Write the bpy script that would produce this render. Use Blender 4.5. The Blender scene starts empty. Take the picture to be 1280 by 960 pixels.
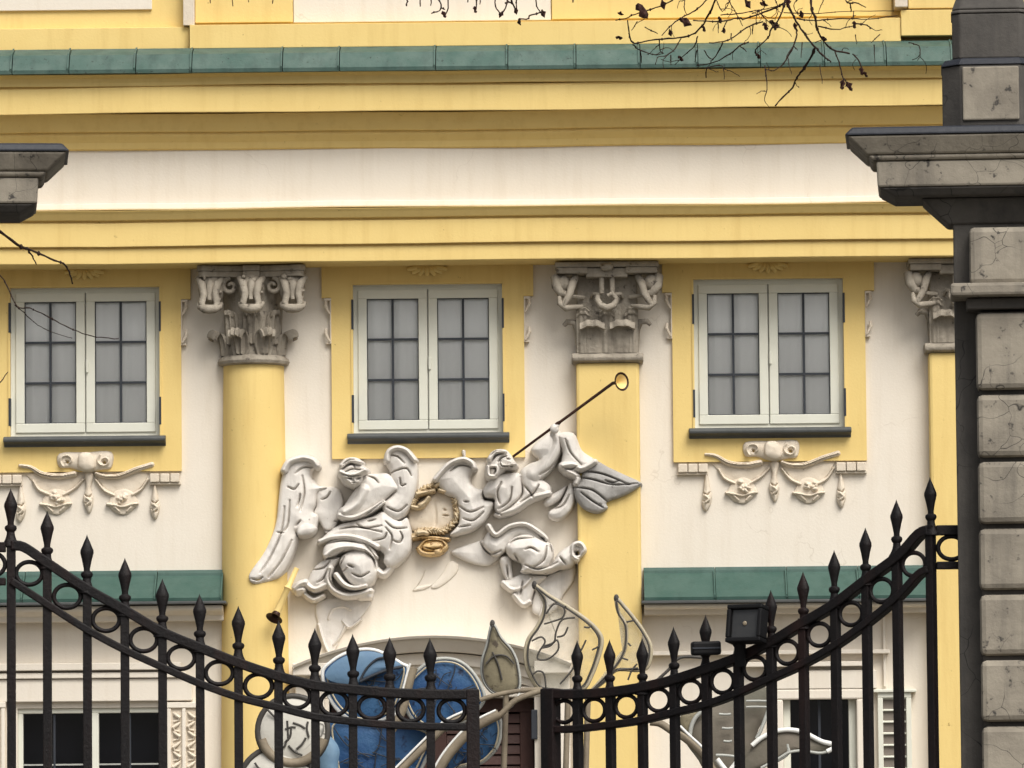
import bpy, math, random
import numpy as np
from mathutils import Vector, Matrix
random.seed(7); RNG = np.random.default_rng(7)
S = bpy.context.scene
COL = S.collection
# ------------------------------------------------------------------ camera
CAM = Vector((0.6, -60.0, 1.6)); FPX = 7785.0
PITCH, YAW, ROLL = 0.0875, 0.0100, -0.0088
cam_rot = Matrix.Rotation(YAW, 3, 'Z') @ Matrix.Rotation(math.pi/2 + PITCH, 3, 'X') @ Matrix.Rotation(ROLL, 3, 'Z')
cd = bpy.data.cameras.new('camera'); cam = bpy.data.objects.new('camera', cd); COL.objects.link(cam)
cam.matrix_world = Matrix.Translation(CAM) @ cam_rot.to_4x4()
cd.sensor_width = 36.0; cd.lens = FPX*36/1280; cd.clip_start = 0.5; cd.clip_end = 1500
S.camera = cam
# ------------------------------------------------------------------ light
SUN_EL, SUN_AZ = math.radians(51), math.radians(26)       # azimuth from -y towards +x
w = bpy.data.worlds.new('World'); S.world = w; w.use_nodes = True
nt = w.node_tree; bg = nt.nodes['Background']
sky = nt.nodes.new('ShaderNodeTexSky'); sky.sky_type = 'NISHITA'; sky.sun_disc = False
sky.sun_elevation = SUN_EL; sky.sun_rotation = math.pi - SUN_AZ
sky.air_density = 1.0; sky.dust_density = 6.0; sky.ozone_density = 0.3
hs = nt.nodes.new('ShaderNodeHueSaturation'); hs.inputs['Saturation'].default_value = 0.25
nt.links.new(sky.outputs[0], hs.inputs['Color']); nt.links.new(hs.outputs[0], bg.inputs['Color'])
bg.inputs['Strength'].default_value = 0.075
ld = bpy.data.lights.new('sun', 'SUN'); ld.energy = 1.5; ld.angle = math.radians(34); ld.color = (1.0, 0.95, 0.86)
sun = bpy.data.objects.new('sun', ld); COL.objects.link(sun)
sd = Vector((math.sin(SUN_AZ)*math.cos(SUN_EL), -math.cos(SUN_AZ)*math.cos(SUN_EL), math.sin(SUN_EL)))
sun.rotation_euler = sd.to_track_quat('Z', 'Y').to_euler(); sun.location = (8, -40, 40)
vs = S.view_settings; vs.view_transform = 'Standard'; vs.look = 'None'; vs.exposure = 0.73; vs.gamma = 1.0
# ------------------------------------------------------------------ pixel rays onto real planes
def ray(px, py):
    return (cam_rot @ Vector(((px-640)/FPX, (480-py)/FPX, -1.0)))
def P(px, py, Y=0.0):
    d = ray(px, py); t = (Y-CAM.y)/d.y
    return CAM + d*t
def FX(px, py, Y=0.0): return P(px, py, Y).x
def FZ(py, Y=0.0, px=640): return P(px, py, Y).z
PXF = FPX/60.0
_M = np.array(cam_rot)
def Pgrid(px, py, Y):
    v = np.stack([(px-640)/FPX, (480-py)/FPX, -np.ones_like(px)], -1) @ _M.T
    t = (Y-CAM.y)/v[..., 1]
    return CAM.x+v[..., 0]*t, CAM.z+v[..., 2]*t
# ------------------------------------------------------------------ materials
def mat(name, col, col2=None, var=0.5, scale=2.5, rough=0.85, bump=0.15, bscale=40, metal=0.0,
        streak=None, streak_amt=0.0, specks=None, speck_scale=25, speck_th=0.72, cracks=None, crack_scale=2.2, spec=0.3, crack_w=0.012):
    m = bpy.data.materials.new(name); m.use_nodes = True
    n = m.node_tree.nodes; L = m.node_tree.links; b = n['Principled BSDF']
    geo = n.new('ShaderNodeNewGeometry')
    def noise(sc, det=5, r=0.6, vec=None):
        t = n.new('ShaderNodeTexNoise'); t.inputs['Scale'].default_value = sc; t.inputs['Detail'].default_value = det
        t.inputs['Roughness'].default_value = r
        L.new(vec or geo.outputs['Position'], t.inputs['Vector']); return t.outputs['Fac']
    def rng(src, a, bb, lo=0.0, hi=1.0):
        r = n.new('ShaderNodeMapRange'); r.inputs['From Min'].default_value = a; r.inputs['From Max'].default_value = bb
        r.inputs['To Min'].default_value = lo; r.inputs['To Max'].default_value = hi
        L.new(src, r.inputs['Value']); return r.outputs['Result']
    def mix(f, a, c):
        x = n.new('ShaderNodeMix'); x.data_type = 'RGBA'
        L.new(f, x.inputs['Factor'])
        for s_, v in (('A', a), ('B', c)):
            i = [k for k in x.inputs if k.name == s_ and k.type == 'RGBA'][0]
            if isinstance(v, tuple): i.default_value = (*v, 1)
            else: L.new(v, i)
        return [o for o in x.outputs if o.type == 'RGBA'][0]
    col2 = col2 or tuple(c*0.82 for c in col)
    c = mix(rng(noise(scale), 0.35, 0.68, 0, var), col, col2)
    if streak:
        mp = n.new('ShaderNodeMapping'); mp.inputs['Scale'].default_value = (5, 5, 0.45)
        L.new(geo.outputs['Position'], mp.inputs['Vector'])
        c = mix(rng(noise(1.6, 6, 0.65, mp.outputs[0]), 0.5, 0.72, 0, streak_amt), c, streak)
    if specks:
        c = mix(rng(noise(speck_scale, 3, 0.7), speck_th-0.05, speck_th+0.03), c, specks)
    h = noise(bscale, 6, 0.65)
    if cracks:
        v = n.new('ShaderNodeTexVoronoi'); v.feature = 'DISTANCE_TO_EDGE'; v.inputs['Scale'].default_value = crack_scale
        ad = n.new('ShaderNodeVectorMath'); ad.operation = 'ADD'
        nz = n.new('ShaderNodeTexNoise'); nz.inputs['Scale'].default_value = 5; L.new(geo.outputs['Position'], nz.inputs['Vector'])
        sc = n.new('ShaderNodeVectorMath'); sc.operation = 'SCALE'; sc.inputs['Scale'].default_value = 0.25
        L.new(nz.outputs['Color'], sc.inputs[0]); L.new(geo.outputs['Position'], ad.inputs[0]); L.new(sc.outputs[0], ad.inputs[1])
        L.new(ad.outputs[0], v.inputs['Vector'])
        near = rng(v.outputs['Distance'], 0.0, crack_w, 1, 0)
        mk = n.new('ShaderNodeMath'); mk.operation = 'MULTIPLY'
        L.new(near, mk.inputs[0]); L.new(rng(noise(1.7, 3), 0.5, 0.56), mk.inputs[1])
        c = mix(mk.outputs[0], c, cracks)
    L.new(c, b.inputs['Base Color'])
    b.inputs['Roughness'].default_value = rough; b.inputs['Metallic'].default_value = metal
    b.inputs['Specular IOR Level'].default_value = spec
    if bump:
        bp = n.new('ShaderNodeBump'); bp.inputs['Strength'].default_value = bump; bp.inputs['Distance'].default_value = 0.02
        L.new(h, bp.inputs['Height']); L.new(bp.outputs[0], b.inputs['Normal'])
    return m
M = {}
M['yellow'] = mat('yellow_plaster', (0.77, 0.583, 0.232), (0.73, 0.535, 0.20), streak=(0.62, 0.43, 0.15), streak_amt=0.42, specks=(0.42, 0.29, 0.10), speck_scale=16, speck_th=0.74, bump=0.12)
M['cream'] = mat('cream_plaster', (0.76, 0.70, 0.61), (0.72, 0.655, 0.56), streak=(0.645, 0.57, 0.465), streak_amt=0.42, bump=0.14, cracks=(0.65, 0.585, 0.495), crack_scale=0.5, crack_w=0.0025)
M['stucco'] = mat('white_stucco', (0.72, 0.685, 0.64), (0.65, 0.615, 0.57), streak=(0.42, 0.39, 0.36), streak_amt=0.45, scale=4, bump=0.3, bscale=22, specks=(0.30, 0.27, 0.24), speck_scale=12, speck_th=0.75)
M['stucco_grimy'] = mat('grimy_stucco', (0.46, 0.445, 0.425), (0.30, 0.29, 0.28), var=0.9, scale=3, streak=(0.22, 0.21, 0.20), streak_amt=0.7, bump=0.3, bscale=22, specks=(0.15, 0.14, 0.13), speck_scale=12, speck_th=0.68)
M['stucco_cream'] = mat('cream_stucco', (0.70, 0.62, 0.51), (0.58, 0.49, 0.38), scale=9, bump=0.3, bscale=30, specks=(0.30, 0.24, 0.17), speck_scale=18, speck_th=0.74)
M['capital'] = mat('weathered_capital_stone', (0.37, 0.33, 0.27), (0.24, 0.21, 0.17), var=0.9, scale=6, streak=(0.13, 0.11, 0.085), streak_amt=0.6, bump=0.9, bscale=15, specks=(0.10, 0.085, 0.07), speck_scale=12, speck_th=0.67)
M['copper'] = mat('green_copper', (0.052, 0.104, 0.087), (0.095, 0.145, 0.125), var=0.9, scale=5, rough=0.6, streak=(0.035, 0.06, 0.053), streak_amt=0.6, bump=0.15, specks=(0.03, 0.045, 0.04), speck_scale=22, speck_th=0.68)
M['canopy'] = mat('canopy_copper', (0.040, 0.092, 0.076), (0.066, 0.120, 0.102), var=0.8, scale=4, rough=0.55, streak=(0.025, 0.06, 0.047), streak_amt=0.5, bump=0.1)
M['frame'] = mat('pale_window_paint', (0.70, 0.70, 0.61), (0.64, 0.635, 0.55), scale=6, rough=0.5, bump=0.06)
M['sill'] = mat('dark_sill_metal', (0.085, 0.09, 0.09), (0.05, 0.055, 0.055), scale=6, rough=0.55, bump=0.1)
M['muntin'] = mat('dark_glazing_metal', (0.035, 0.04, 0.05), rough=0.5, bump=0)
M['curtain'] = mat('pale_curtain', (0.90, 0.90, 0.86), (0.84, 0.84, 0.81), scale=1.5, rough=0.95, bump=0)
M['dark_room'] = mat('dark_interior', (0.012, 0.013, 0.02), bump=0)
M['iron'] = mat('black_iron', (0.005, 0.0042, 0.005), (0.010, 0.007, 0.007), var=0.7, scale=14, rough=0.55, bump=0.25, bscale=70, streak=(0.026, 0.010, 0.008), streak_amt=0.6, spec=0.26)
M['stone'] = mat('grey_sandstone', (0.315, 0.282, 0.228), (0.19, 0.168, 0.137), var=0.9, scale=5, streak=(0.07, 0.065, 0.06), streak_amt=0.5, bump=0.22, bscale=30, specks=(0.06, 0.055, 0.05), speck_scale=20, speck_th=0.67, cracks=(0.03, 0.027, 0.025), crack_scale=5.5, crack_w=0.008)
M['shade_stone'] = mat('shade_toned_stone', (0.10, 0.092, 0.083), (0.06, 0.056, 0.052), var=0.9, scale=4, streak=(0.03, 0.03, 0.032), streak_amt=0.6, bump=0.22, bscale=26, cracks=(0.02, 0.02, 0.02), crack_scale=4, crack_w=0.008)  # darker stone tone: shade on core, pedestal sides and cap undersides in the colour
M['lead'] = mat('dark_lead_flashing', (0.024, 0.027, 0.036), (0.015, 0.017, 0.023), scale=5, rough=0.5, bump=0.15)
M['gold'] = mat('faded_gilding', (0.66, 0.47, 0.22), (0.52, 0.38, 0.24), var=0.9, scale=12, rough=0.6, bump=0.3, bscale=40, specks=(0.20, 0.11, 0.05), speck_scale=14, speck_th=0.62, metal=0.0)
M['palegold'] = mat('worn_pale_gilding', (0.66, 0.56, 0.40), (0.52, 0.40, 0.24), var=0.95, scale=7, rough=0.7, bump=0.3, bscale=30, specks=(0.20, 0.12, 0.06), speck_scale=12, speck_th=0.64)
M['bright_gold'] = mat('pale_gold_tube', (0.85, 0.64, 0.26), (0.74, 0.54, 0.22), scale=8, rough=0.4, bump=0.05)
M['bronze'] = mat('dark_bronze', (0.05, 0.02, 0.012), (0.025, 0.012, 0.009), var=0.9, scale=14, rough=0.45, bump=0.15, metal=0.3)
M['door'] = mat('dark_brown_door', (0.062, 0.028, 0.022), (0.04, 0.02, 0.017), scale=5, rough=0.6, bump=0.2, streak=(0.03, 0.016, 0.014), streak_amt=0.5)
M['louvre'] = mat('grey_brown_louvre', (0.20, 0.17, 0.145), (0.15, 0.13, 0.11), scale=5, rough=0.7, bump=0.15)
M['blue'] = mat('blue_lantern_cloth', (0.016, 0.058, 0.165), (0.04, 0.115, 0.23), var=0.95, scale=3.2, rough=0.55, bump=0.8, bscale=8, specks=(0.008, 0.018, 0.05), speck_scale=7, speck_th=0.64, cracks=(0.006, 0.012, 0.035), crack_scale=3.0, crack_w=0.03)
M['paleblue'] = mat('pale_blue_lantern_cloth', (0.16, 0.26, 0.36), (0.09, 0.17, 0.29), var=0.9, scale=3, rough=0.55, bump=0.3, bscale=9, cracks=(0.02, 0.035, 0.07), crack_scale=3)
M['olive'] = mat('olive_lantern_cloth', (0.27, 0.235, 0.155), (0.15, 0.13, 0.085), var=0.95, scale=4, rough=0.7, bump=0.35, bscale=12, specks=(0.07, 0.055, 0.04), speck_scale=9, speck_th=0.64)
M['brownveil'] = mat('brown_grey_veil', (0.175, 0.15, 0.12), (0.11, 0.105, 0.08), var=0.95, scale=3, rough=0.7, bump=0.3, bscale=12)
M['globe'] = mat('white_mosaic_globe', (0.62, 0.60, 0.54), (0.46, 0.44, 0.39), scale=5, rough=0.5, bump=0.2, cracks=(0.08, 0.075, 0.07), crack_scale=4.2, crack_w=0.045)
M['taupe'] = mat('taupe_lantern_band', (0.27, 0.225, 0.16), (0.16, 0.13, 0.095), var=0.9, scale=5, rough=0.6, bump=0.2)
M['wire'] = mat('grey_painted_tube', (0.42, 0.43, 0.40), (0.28, 0.28, 0.26), scale=8, rough=0.4, bump=0.05)
M['whitewire'] = mat('white_tube', (0.82, 0.82, 0.79), rough=0.4, bump=0)
M['darkwire'] = mat('dark_wire', (0.055, 0.05, 0.045), (0.09, 0.085, 0.075), scale=8, rough=0.5, bump=0.05)
M['lampbody'] = mat('black_lamp_housing', (0.007, 0.007, 0.008), rough=0.6, bump=0.1, spec=0.2)
M['lampglass'] = mat('grey_lamp_glass', (0.03, 0.031, 0.033), (0.05, 0.05, 0.05), scale=12, rough=0.25, bump=0, spec=0.4)
M['bark'] = mat('dark_bark', (0.026, 0.014, 0.010), (0.045, 0.026, 0.018), scale=20, rough=0.9, bump=0.4, bscale=80)
M['leaf'] = mat('withered_leaf', (0.065, 0.026, 0.02), (0.03, 0.016, 0.014), scale=20, rough=0.8, bump=0.2)
M['gravel'] = mat('gravel_ground', (0.13, 0.12, 0.10), (0.09, 0.085, 0.075), scale=0.6, bump=0.5, bscale=18)
def glass_mat(name, tint):
    m = bpy.data.materials.new(name); m.use_nodes = True
    n = m.node_tree.nodes; L = m.node_tree.links; n.remove(n['Principled BSDF'])
    t = n.new('ShaderNodeBsdfTransparent'); t.inputs[0].default_value = (*tint, 1)
    g = n.new('ShaderNodeBsdfGlossy'); g.inputs['Roughness'].default_value = 0.03
    f = n.new('ShaderNodeFresnel'); f.inputs[0].default_value = 1.5
    x = n.new('ShaderNodeMixShader'); L.new(f.outputs[0], x.inputs[0]); L.new(t.outputs[0], x.inputs[1]); L.new(g.outputs[0], x.inputs[2])
    L.new(x.outputs[0], n['Material Output'].inputs['Surface']); return m
def net_mat(name, col, keep):
    m = bpy.data.materials.new(name); m.use_nodes = True
    n = m.node_tree.nodes; L = m.node_tree.links; b = n['Principled BSDF']
    b.inputs['Base Color'].default_value = (*col, 1); b.inputs['Roughness'].default_value = .9
    t = n.new('ShaderNodeBsdfTransparent'); x = n.new('ShaderNodeMixShader')
    no = n.new('ShaderNodeTexNoise'); no.inputs['Scale'].default_value = 6; g = n.new('ShaderNodeNewGeometry'); L.new(g.outputs['Position'], no.inputs['Vector'])
    r = n.new('ShaderNodeMapRange'); r.inputs['From Min'].default_value = .35; r.inputs['From Max'].default_value = .65; r.inputs['To Min'].default_value = keep*.5; r.inputs['To Max'].default_value = keep*1.5
    L.new(no.outputs['Fac'], r.inputs['Value']); L.new(r.outputs['Result'], x.inputs[0]); L.new(t.outputs[0], x.inputs[1]); L.new(b.outputs[0], x.inputs[2])
    L.new(x.outputs[0], n['Material Output'].inputs['Surface']); return m
M['net'] = net_mat('thin_net_cloth', (0.50, 0.47, 0.38), .22)
M['gilt'] = mat('dull_gilt_tube', (0.48, 0.42, 0.30), (0.30, 0.26, 0.18), scale=8, rough=0.45, bump=0.05)
M['glass'] = glass_mat('window_glass', (0.96, 0.965, 0.975))
# ------------------------------------------------------------------ mesh helpers
class MB:
    def __init__(s): s.v = []; s.f = []
    def add(s, vs_, fs):
        k = len(s.v); s.v += [tuple(p) for p in vs_]; s.f += [tuple(i+k for i in q) for q in fs]; return s
    def box(s, x0, x1, y0, y1, z0, z1):
        return s.add([(x0,y0,z0),(x1,y0,z0),(x1,y1,z0),(x0,y1,z0),(x0,y0,z1),(x1,y0,z1),(x1,y1,z1),(x0,y1,z1)],
                     [(0,3,2,1),(4,5,6,7),(0,1,5,4),(1,2,6,5),(2,3,7,6),(3,0,4,7)])
    def profile_x(s, prof, x0, x1):          # closed profile of (y, z), extruded along x
        n_ = len(prof)
        a = [(x0, y, z) for y, z in prof]; b = [(x1, y, z) for y, z in prof]
        return s.add(a+b, [(i, (i+1) % n_, (i+1) % n_+n_, i+n_) for i in range(n_)]+[tuple(range(n_))[::-1], tuple(range(n_, 2*n_))])
    def prism_y(s, poly, y0, y1):            # polygon of (x, z), extruded along y
        n_ = len(poly)
        a = [(x, y0, z) for x, z in poly]; b = [(x, y1, z) for x, z in poly]
        return s.add(a+b, [(i, i+n_, (i+1) % n_+n_, (i+1) % n_) for i in range(n_)]+[tuple(range(n_)), tuple(range(n_, 2*n_))[::-1]])
    def prism_z(s, poly, z0, z1):
        n_ = len(poly)
        a = [(x, y, z0) for x, y in poly]; b = [(x, y, z1) for x, y in poly]
        return s.add(a+b, [(i, (i+1) % n_, (i+1) % n_+n_, i+n_) for i in range(n_)]+[tuple(range(n_))[::-1], tuple(range(n_, 2*n_))])
    def lathe(s, prof, c, seg=16, a0=0.0, a1=2*math.pi, sy=1.0):   # prof (r, z), about the vertical through c
        full = abs(a1-a0-2*math.pi) < 1e-6; na = seg if full else seg+1
        vs_, fs = [], []
        for r, z in prof:
            for k in range(na):
                a = a0+(a1-a0)*k/seg
                vs_.append((c[0]+r*math.cos(a), c[1]+r*math.sin(a)*sy, c[2]+z))
        for i in range(len(prof)-1):
            for k in range(seg):
                k2 = (k+1) % na
                fs.append((i*na+k, i*na+k2, (i+1)*na+k2, (i+1)*na+k))
        if full: fs += [tuple(range(na))[::-1], tuple((len(prof)-1)*na+k for k in range(na))]
        return s.add(vs_, fs)
    def tube(s, pts, r, seg=6, closed=False, up=None):
        pts = [Vector(p) for p in pts]; n_ = len(pts)
        if not hasattr(r, '__len__'): r = [r]*n_
        vs_, fs = [], []
        prev = None
        for i, p in enumerate(pts):
            t = (pts[(i+1) % n_]-pts[i-1]) if closed else (pts[min(i+1, n_-1)]-pts[max(i-1, 0)])
            t.normalize()
            a = up or (prev if prev is not None else (Vector((0, 1, 0)) if abs(t.y) < 0.9 else Vector((1, 0, 0))))
            u = a - t*a.dot(t); u.normalize(); prev = u; v = t.cross(u)
            for k in range(seg):
                g = 2*math.pi*k/seg
                vs_.append(p+(u*math.cos(g)+v*math.sin(g))*r[i])
        m_ = n_ if closed else n_-1
        for i in range(m_):
            j = (i+1) % n_
            for k in range(seg):
                k2 = (k+1) % seg
                fs.append((i*seg+k, i*seg+k2, j*seg+k2, j*seg+k))
        if not closed: fs += [tuple(range(seg))[::-1], tuple((n_-1)*seg+k for k in range(seg))]
        return s.add(vs_, fs)
    def ribbon(s, pts, side, up, hw, hh):     # rectangular section along pts: side = constant dir, hh along 'up-ish'
        pts = [Vector(p) for p in pts]; vs_, fs = [], []
        for i, p in enumerate(pts):
            t = (pts[min(i+1, len(pts)-1)]-pts[max(i-1, 0)]).normalized()
            n_ = t.cross(side).normalized()
            if n_.dot(up) < 0: n_ = -n_
            for a, b in ((-1,-1),(1,-1),(1,1),(-1,1)):
                vs_.append(p+side*hw*a+n_*hh*b)
        for i in range(len(pts)-1):
            for k in range(4):
                fs.append((i*4+k, i*4+(k+1) % 4, (i+1)*4+(k+1) % 4, (i+1)*4+k))
        fs += [(3,2,1,0), tuple((len(pts)-1)*4+k for k in range(4))]
        return s.add(vs_, fs)
    def blob(s, c, rx, ry, rz, seg=12, rings=8):
        prof = []
        vs_, fs = [], []
        for i in range(rings+1):
            th = math.pi*i/rings
            for k in range(seg):
                a = 2*math.pi*k/seg
                vs_.append((c[0]+rx*math.sin(th)*math.cos(a), c[1]+ry*math.sin(th)*math.sin(a), c[2]-rz*math.cos(th)))
        for i in range(rings):
            for k in range(seg):
                k2 = (k+1) % seg
                fs.append((i*seg+k, i*seg+k2, (i+1)*seg+k2, (i+1)*seg+k))
        return s.add(vs_, fs)
    def mesh(s, name, m, smooth=None):
        me = bpy.data.meshes.new(name); me.from_pydata(s.v, [], s.f)
        me.materials.append(M[m] if isinstance(m, str) else m)
        if smooth:
            me.polygons.foreach_set('use_smooth', [True]*len(me.polygons))
            me.set_sharp_from_angle(angle=math.radians(smooth))
        me.validate(clean_customdata=False); me.update(); return me
    def build(s, name, m, parent=None, smooth=None, bevel=0.0, loc=None):
        return obj(name, s.mesh(name, m, smooth), parent, bevel, loc)
def obj(name, me, parent=None, bevel=0.0, loc=None):
    o = bpy.data.objects.new(name, me); COL.objects.link(o)
    if parent: o.parent = parent
    if loc is not None: o.location = loc
    if bevel:
        b = o.modifiers.new('bevel', 'BEVEL'); b.width = bevel; b.segments = 2; b.limit_method = 'ANGLE'; b.angle_limit = math.radians(40)
    return o
def thing(name, label, cat, group=None):
    o = bpy.data.objects.new(name, None); COL.objects.link(o); o['label'] = label; o['category'] = cat; o['kind'] = 'thing'
    if group: o['group'] = group
    return o
def tag(o, label, cat, group=None):
    o['label'] = label; o['category'] = cat
    if group: o['group'] = group
    return o
def cat_rom(pts, k=5, closed=True):
    p = np.array(pts, float); n_ = len(p); out = []
    rngi = range(n_) if closed else range(n_-1)
    for i in rngi:
        if closed: a, b, c, d = p[i-1], p[i], p[(i+1) % n_], p[(i+2) % n_]
        else: a, b, c, d = p[max(i-1, 0)], p[i], p[i+1], p[min(i+2, n_-1)]
        for t in np.arange(k)/k:
            out.append(0.5*(2*b+(c-a)*t+(2*a-5*b+4*c-d)*t*t+(3*b-a-3*c+d)*t**3))
    if not closed: out.append(p[-1])
    return np.array(out)
# ------------------------------------------------------------------ relief carving: a real height field standing on the wall
def seg_dist(X, Y, pl, closed=False):
    best = np.full(X.shape, 1e9); par = np.zeros(X.shape); n_ = len(pl)
    m_ = n_ if closed else n_-1
    for i in range(m_):
        a, b = pl[i], pl[(i+1) % n_]; d = b-a; l2 = max(d@d, 1e-9)
        t = np.clip(((X-a[0])*d[0]+(Y-a[1])*d[1])/l2, 0, 1)
        q = (X-a[0]-t*d[0])**2+(Y-a[1]-t*d[1])**2
        k = q < best; best[k] = q[k]; par[k] = (i+t[k])/m_
    return np.sqrt(best), par
def inside(X, Y, pl):
    r = np.zeros(X.shape, bool); n_ = len(pl)
    for i in range(n_):
        x0, y0 = pl[i]; x1, y1 = pl[(i+1) % n_]
        if y0 == y1: continue
        c = ((y0 > Y) != (y1 > Y)) & (X < (x1-x0)*(Y-y0)/(y1-y0)+x0)
        r ^= c
    return r
def relief_mesh(name, ops, m, step=0.75, Yref=-0.2, wob=0.0035, slope=0.13, origin=None):
    """ops: ('fill', pts, base, bulge, r) ('stroke', pts, w0, w1, base, bulge) ('cut', pts, w, depth); px units, heights in m"""
    allp = np.concatenate([np.array(o[1], float) for o in ops if o[0] != 'cut'])
    x0, y0 = allp.min(0)-22; x1, y1 = allp.max(0)+22
    X, Y = np.meshgrid(np.arange(x0, x1, step), np.arange(y0, y1, step))
    H = np.full(X.shape, -1.0)
    for o in ops:
        pts = np.array(o[1], float)
        pad = 20 if o[0] != 'cut' else 4*o[2]
        a = pts.min(0)-pad; b = pts.max(0)+pad
        i0 = max(int((a[1]-y0)/step), 0); i1 = max(int((b[1]-y0)/step)+1, 0); j0 = max(int((a[0]-x0)/step), 0); j1 = max(int((b[0]-x0)/step)+1, 0)
        sx, sy = X[i0:i1, j0:j1], Y[i0:i1, j0:j1]
        if sx.size == 0: continue
        if o[0] == 'fill':
            pl = cat_rom(pts, 4); d, _ = seg_dist(sx, sy, pl, True); ins = inside(sx, sy, pl)
            base = o[2](sx, sy) if callable(o[2]) else o[2]
            t = np.clip(d/(o[4]*.45), 0, 1); t2 = np.clip(d/(o[4]*1.9), 0, 1)
            h = np.where(ins, base+o[3]*(.38*np.sqrt(1-(1-t)**2)+.55*(1-(1-t2)**2)), base-d*slope)
            H[i0:i1, j0:j1] = np.maximum(H[i0:i1, j0:j1], h)
        elif o[0] == 'stroke':
            pl = cat_rom(pts, 5, False); d, par = seg_dist(sx, sy, pl)
            wd = o[2]+(o[3]-o[2])*par; base = o[4](sx, sy) if callable(o[4]) else o[4]
            t = d/np.maximum(wd, 0.3)
            h = np.where(t < 1, base+o[5]*np.clip(1-t**1.7, 0, 1), base-(d-wd)*slope)
            H[i0:i1, j0:j1] = np.maximum(H[i0:i1, j0:j1], h)
        else:
            pl = cat_rom(pts, 5, False); d, par = seg_dist(sx, sy, pl)
            H[i0:i1, j0:j1] -= 1.35*o[3]*np.exp(-(d/(o[2]*.8))**2)*(0.35+0.65*np.sin(np.pi*np.clip(par, 0.03, 0.97)))
    k = np.zeros(H.shape)
    for s_, a_ in ((9, 1.0), (5, 0.6), (3.2, 0.4)):
        ph = RNG.uniform(0, 6.28, 4)
        k += a_*np.sin(X/s_+ph[0]+np.sin(Y/s_*0.7+ph[1]))*np.sin(Y/s_*1.1+ph[2]+np.sin(X/s_*0.6+ph[3]))
    H = np.where(H > 0, H+wob*k, H)
    ok = H > -0.06
    gx, gz = Pgrid(X, Y, Yref)
    idx = -np.ones(H.shape, int); use = np.zeros(H.shape, bool)
    cell = ok[:-1, :-1] & ok[1:, :-1] & ok[:-1, 1:] & ok[1:, 1:]
    use[:-1, :-1] |= cell; use[1:, :-1] |= cell; use[:-1, 1:] |= cell; use[1:, 1:] |= cell
    idx[use] = np.arange(use.sum())
    V = np.stack([gx[use], -H[use], gz[use]], -1)
    if origin is not None: V = V-np.array(origin)
    ii, jj = np.nonzero(cell)
    F = np.stack([idx[ii, jj], idx[ii+1, jj], idx[ii+1, jj+1], idx[ii, jj+1]], -1)
    me = bpy.data.meshes.new(name); me.from_pydata(V.tolist(), [], F.tolist()); me.materials.append(M[m])
    me.polygons.foreach_set('use_smooth', [True]*len(me.polygons)); me.set_sharp_from_angle(angle=math.radians(48)); me.update()
    return me
def relief(name, ops, m, parent=None, **k): return obj(name, relief_mesh(name, ops, m, **k), parent)
def zc(x0, y0, s):                                     # enlarged-crop units to photograph pixels
    def f(*pts): return [(x0+a/s, y0+b/s) for a, b in pts]
    return f
# ================================================================== GROUND
MB().add([(-400,-400,0),(400,-400,0),(400,400,0),(-400,400,0)], [(0,1,2,3)]).build('ground', 'gravel')['kind'] = 'structure'
# ================================================================== PALACE
pal = thing('palace', 'yellow and cream baroque palace front with columns, casement windows and green copper ledges', 'building')
XL, XR = FX(-520, 480), FX(1820, 480)
def zp(py, pr): return FZ(py, -pr)
# wall with openings
wins = [(14, 199, 361, 547), (441, 629, 355, 545), (867, 1055, 346, 533)]
WW, WH = 187.5/PXF, 188.0/PXF
def wcent(wn):
    p = P((wn[0]+wn[1])/2, (wn[2]+wn[3])/2, 0.0); return p.x, p.z
WC = [wcent(a) for a in wins]
zwm = sum(c[1] for c in WC)/3
WC = [(c[0], c[1]*0.4+zwm*0.6) for c in WC]
LWIN = (FX(22, 900), FX(207, 900), FZ(880), 1.2)
RWIN = (FX(979, 900), FX(1070, 900), FZ(868), 1.2)
DOOR = (FX(412, 900), FX(668, 900), FZ(872), 0.0)
holes = [(c[0]-WW/2, c[0]+WW/2, c[1]-WH/2, c[1]+WH/2) for c in WC] + [(LWIN[0], LWIN[1], LWIN[3], LWIN[2]), (RWIN[0], RWIN[1], RWIN[3], RWIN[2]), (DOOR[0], DOOR[1], 0.0, DOOR[2])]
ZTOP = zp(300, 0.0)
def wall_with_holes(mb, x0, x1, z0, z1, hs_, y0, y1):
    xs = sorted({x0, x1} | {h[0] for h in hs_} | {h[1] for h in hs_}); zs = sorted({z0, z1} | {h[2] for h in hs_} | {h[3] for h in hs_})
    xs = [x for x in xs if x0 <= x <= x1]; zs = [z for z in zs if z0 <= z <= z1]
    def hole(x, z): return any(h[0] < x < h[1] and h[2] < z < h[3] for h in hs_)
    for i in range(len(xs)-1):
        for j in range(len(zs)-1):
            cx, cz = (xs[i]+xs[i+1])/2, (zs[j]+zs[j+1])/2
            if hole(cx, cz): continue
            a, b, c, d = xs[i], xs[i+1], zs[j], zs[j+1]
            mb.add([(a,y0,c),(b,y0,c),(b,y0,d),(a,y0,d)], [(0,1,2,3)])
    for h in hs_:                                     # reveals
        a, b, c, d = h
        mb.add([(a,y0,c),(a,y1,c),(a,y1,d),(a,y0,d)], [(0,1,2,3)]); mb.add([(b,y0,c),(b,y0,d),(b,y1,d),(b,y1,c)], [(0,1,2,3)])
        mb.add([(a,y0,d),(a,y1,d),(b,y1,d),(b,y0,d)], [(0,1,2,3)]); mb.add([(a,y0,c),(b,y0,c),(b,y1,c),(a,y1,c)], [(0,1,2,3)])
wm = MB(); wall_with_holes(wm, XL, XR, 0, ZTOP+0.5, holes, 0.0, 0.35)
wm.build('wall', 'cream', pal)
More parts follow.
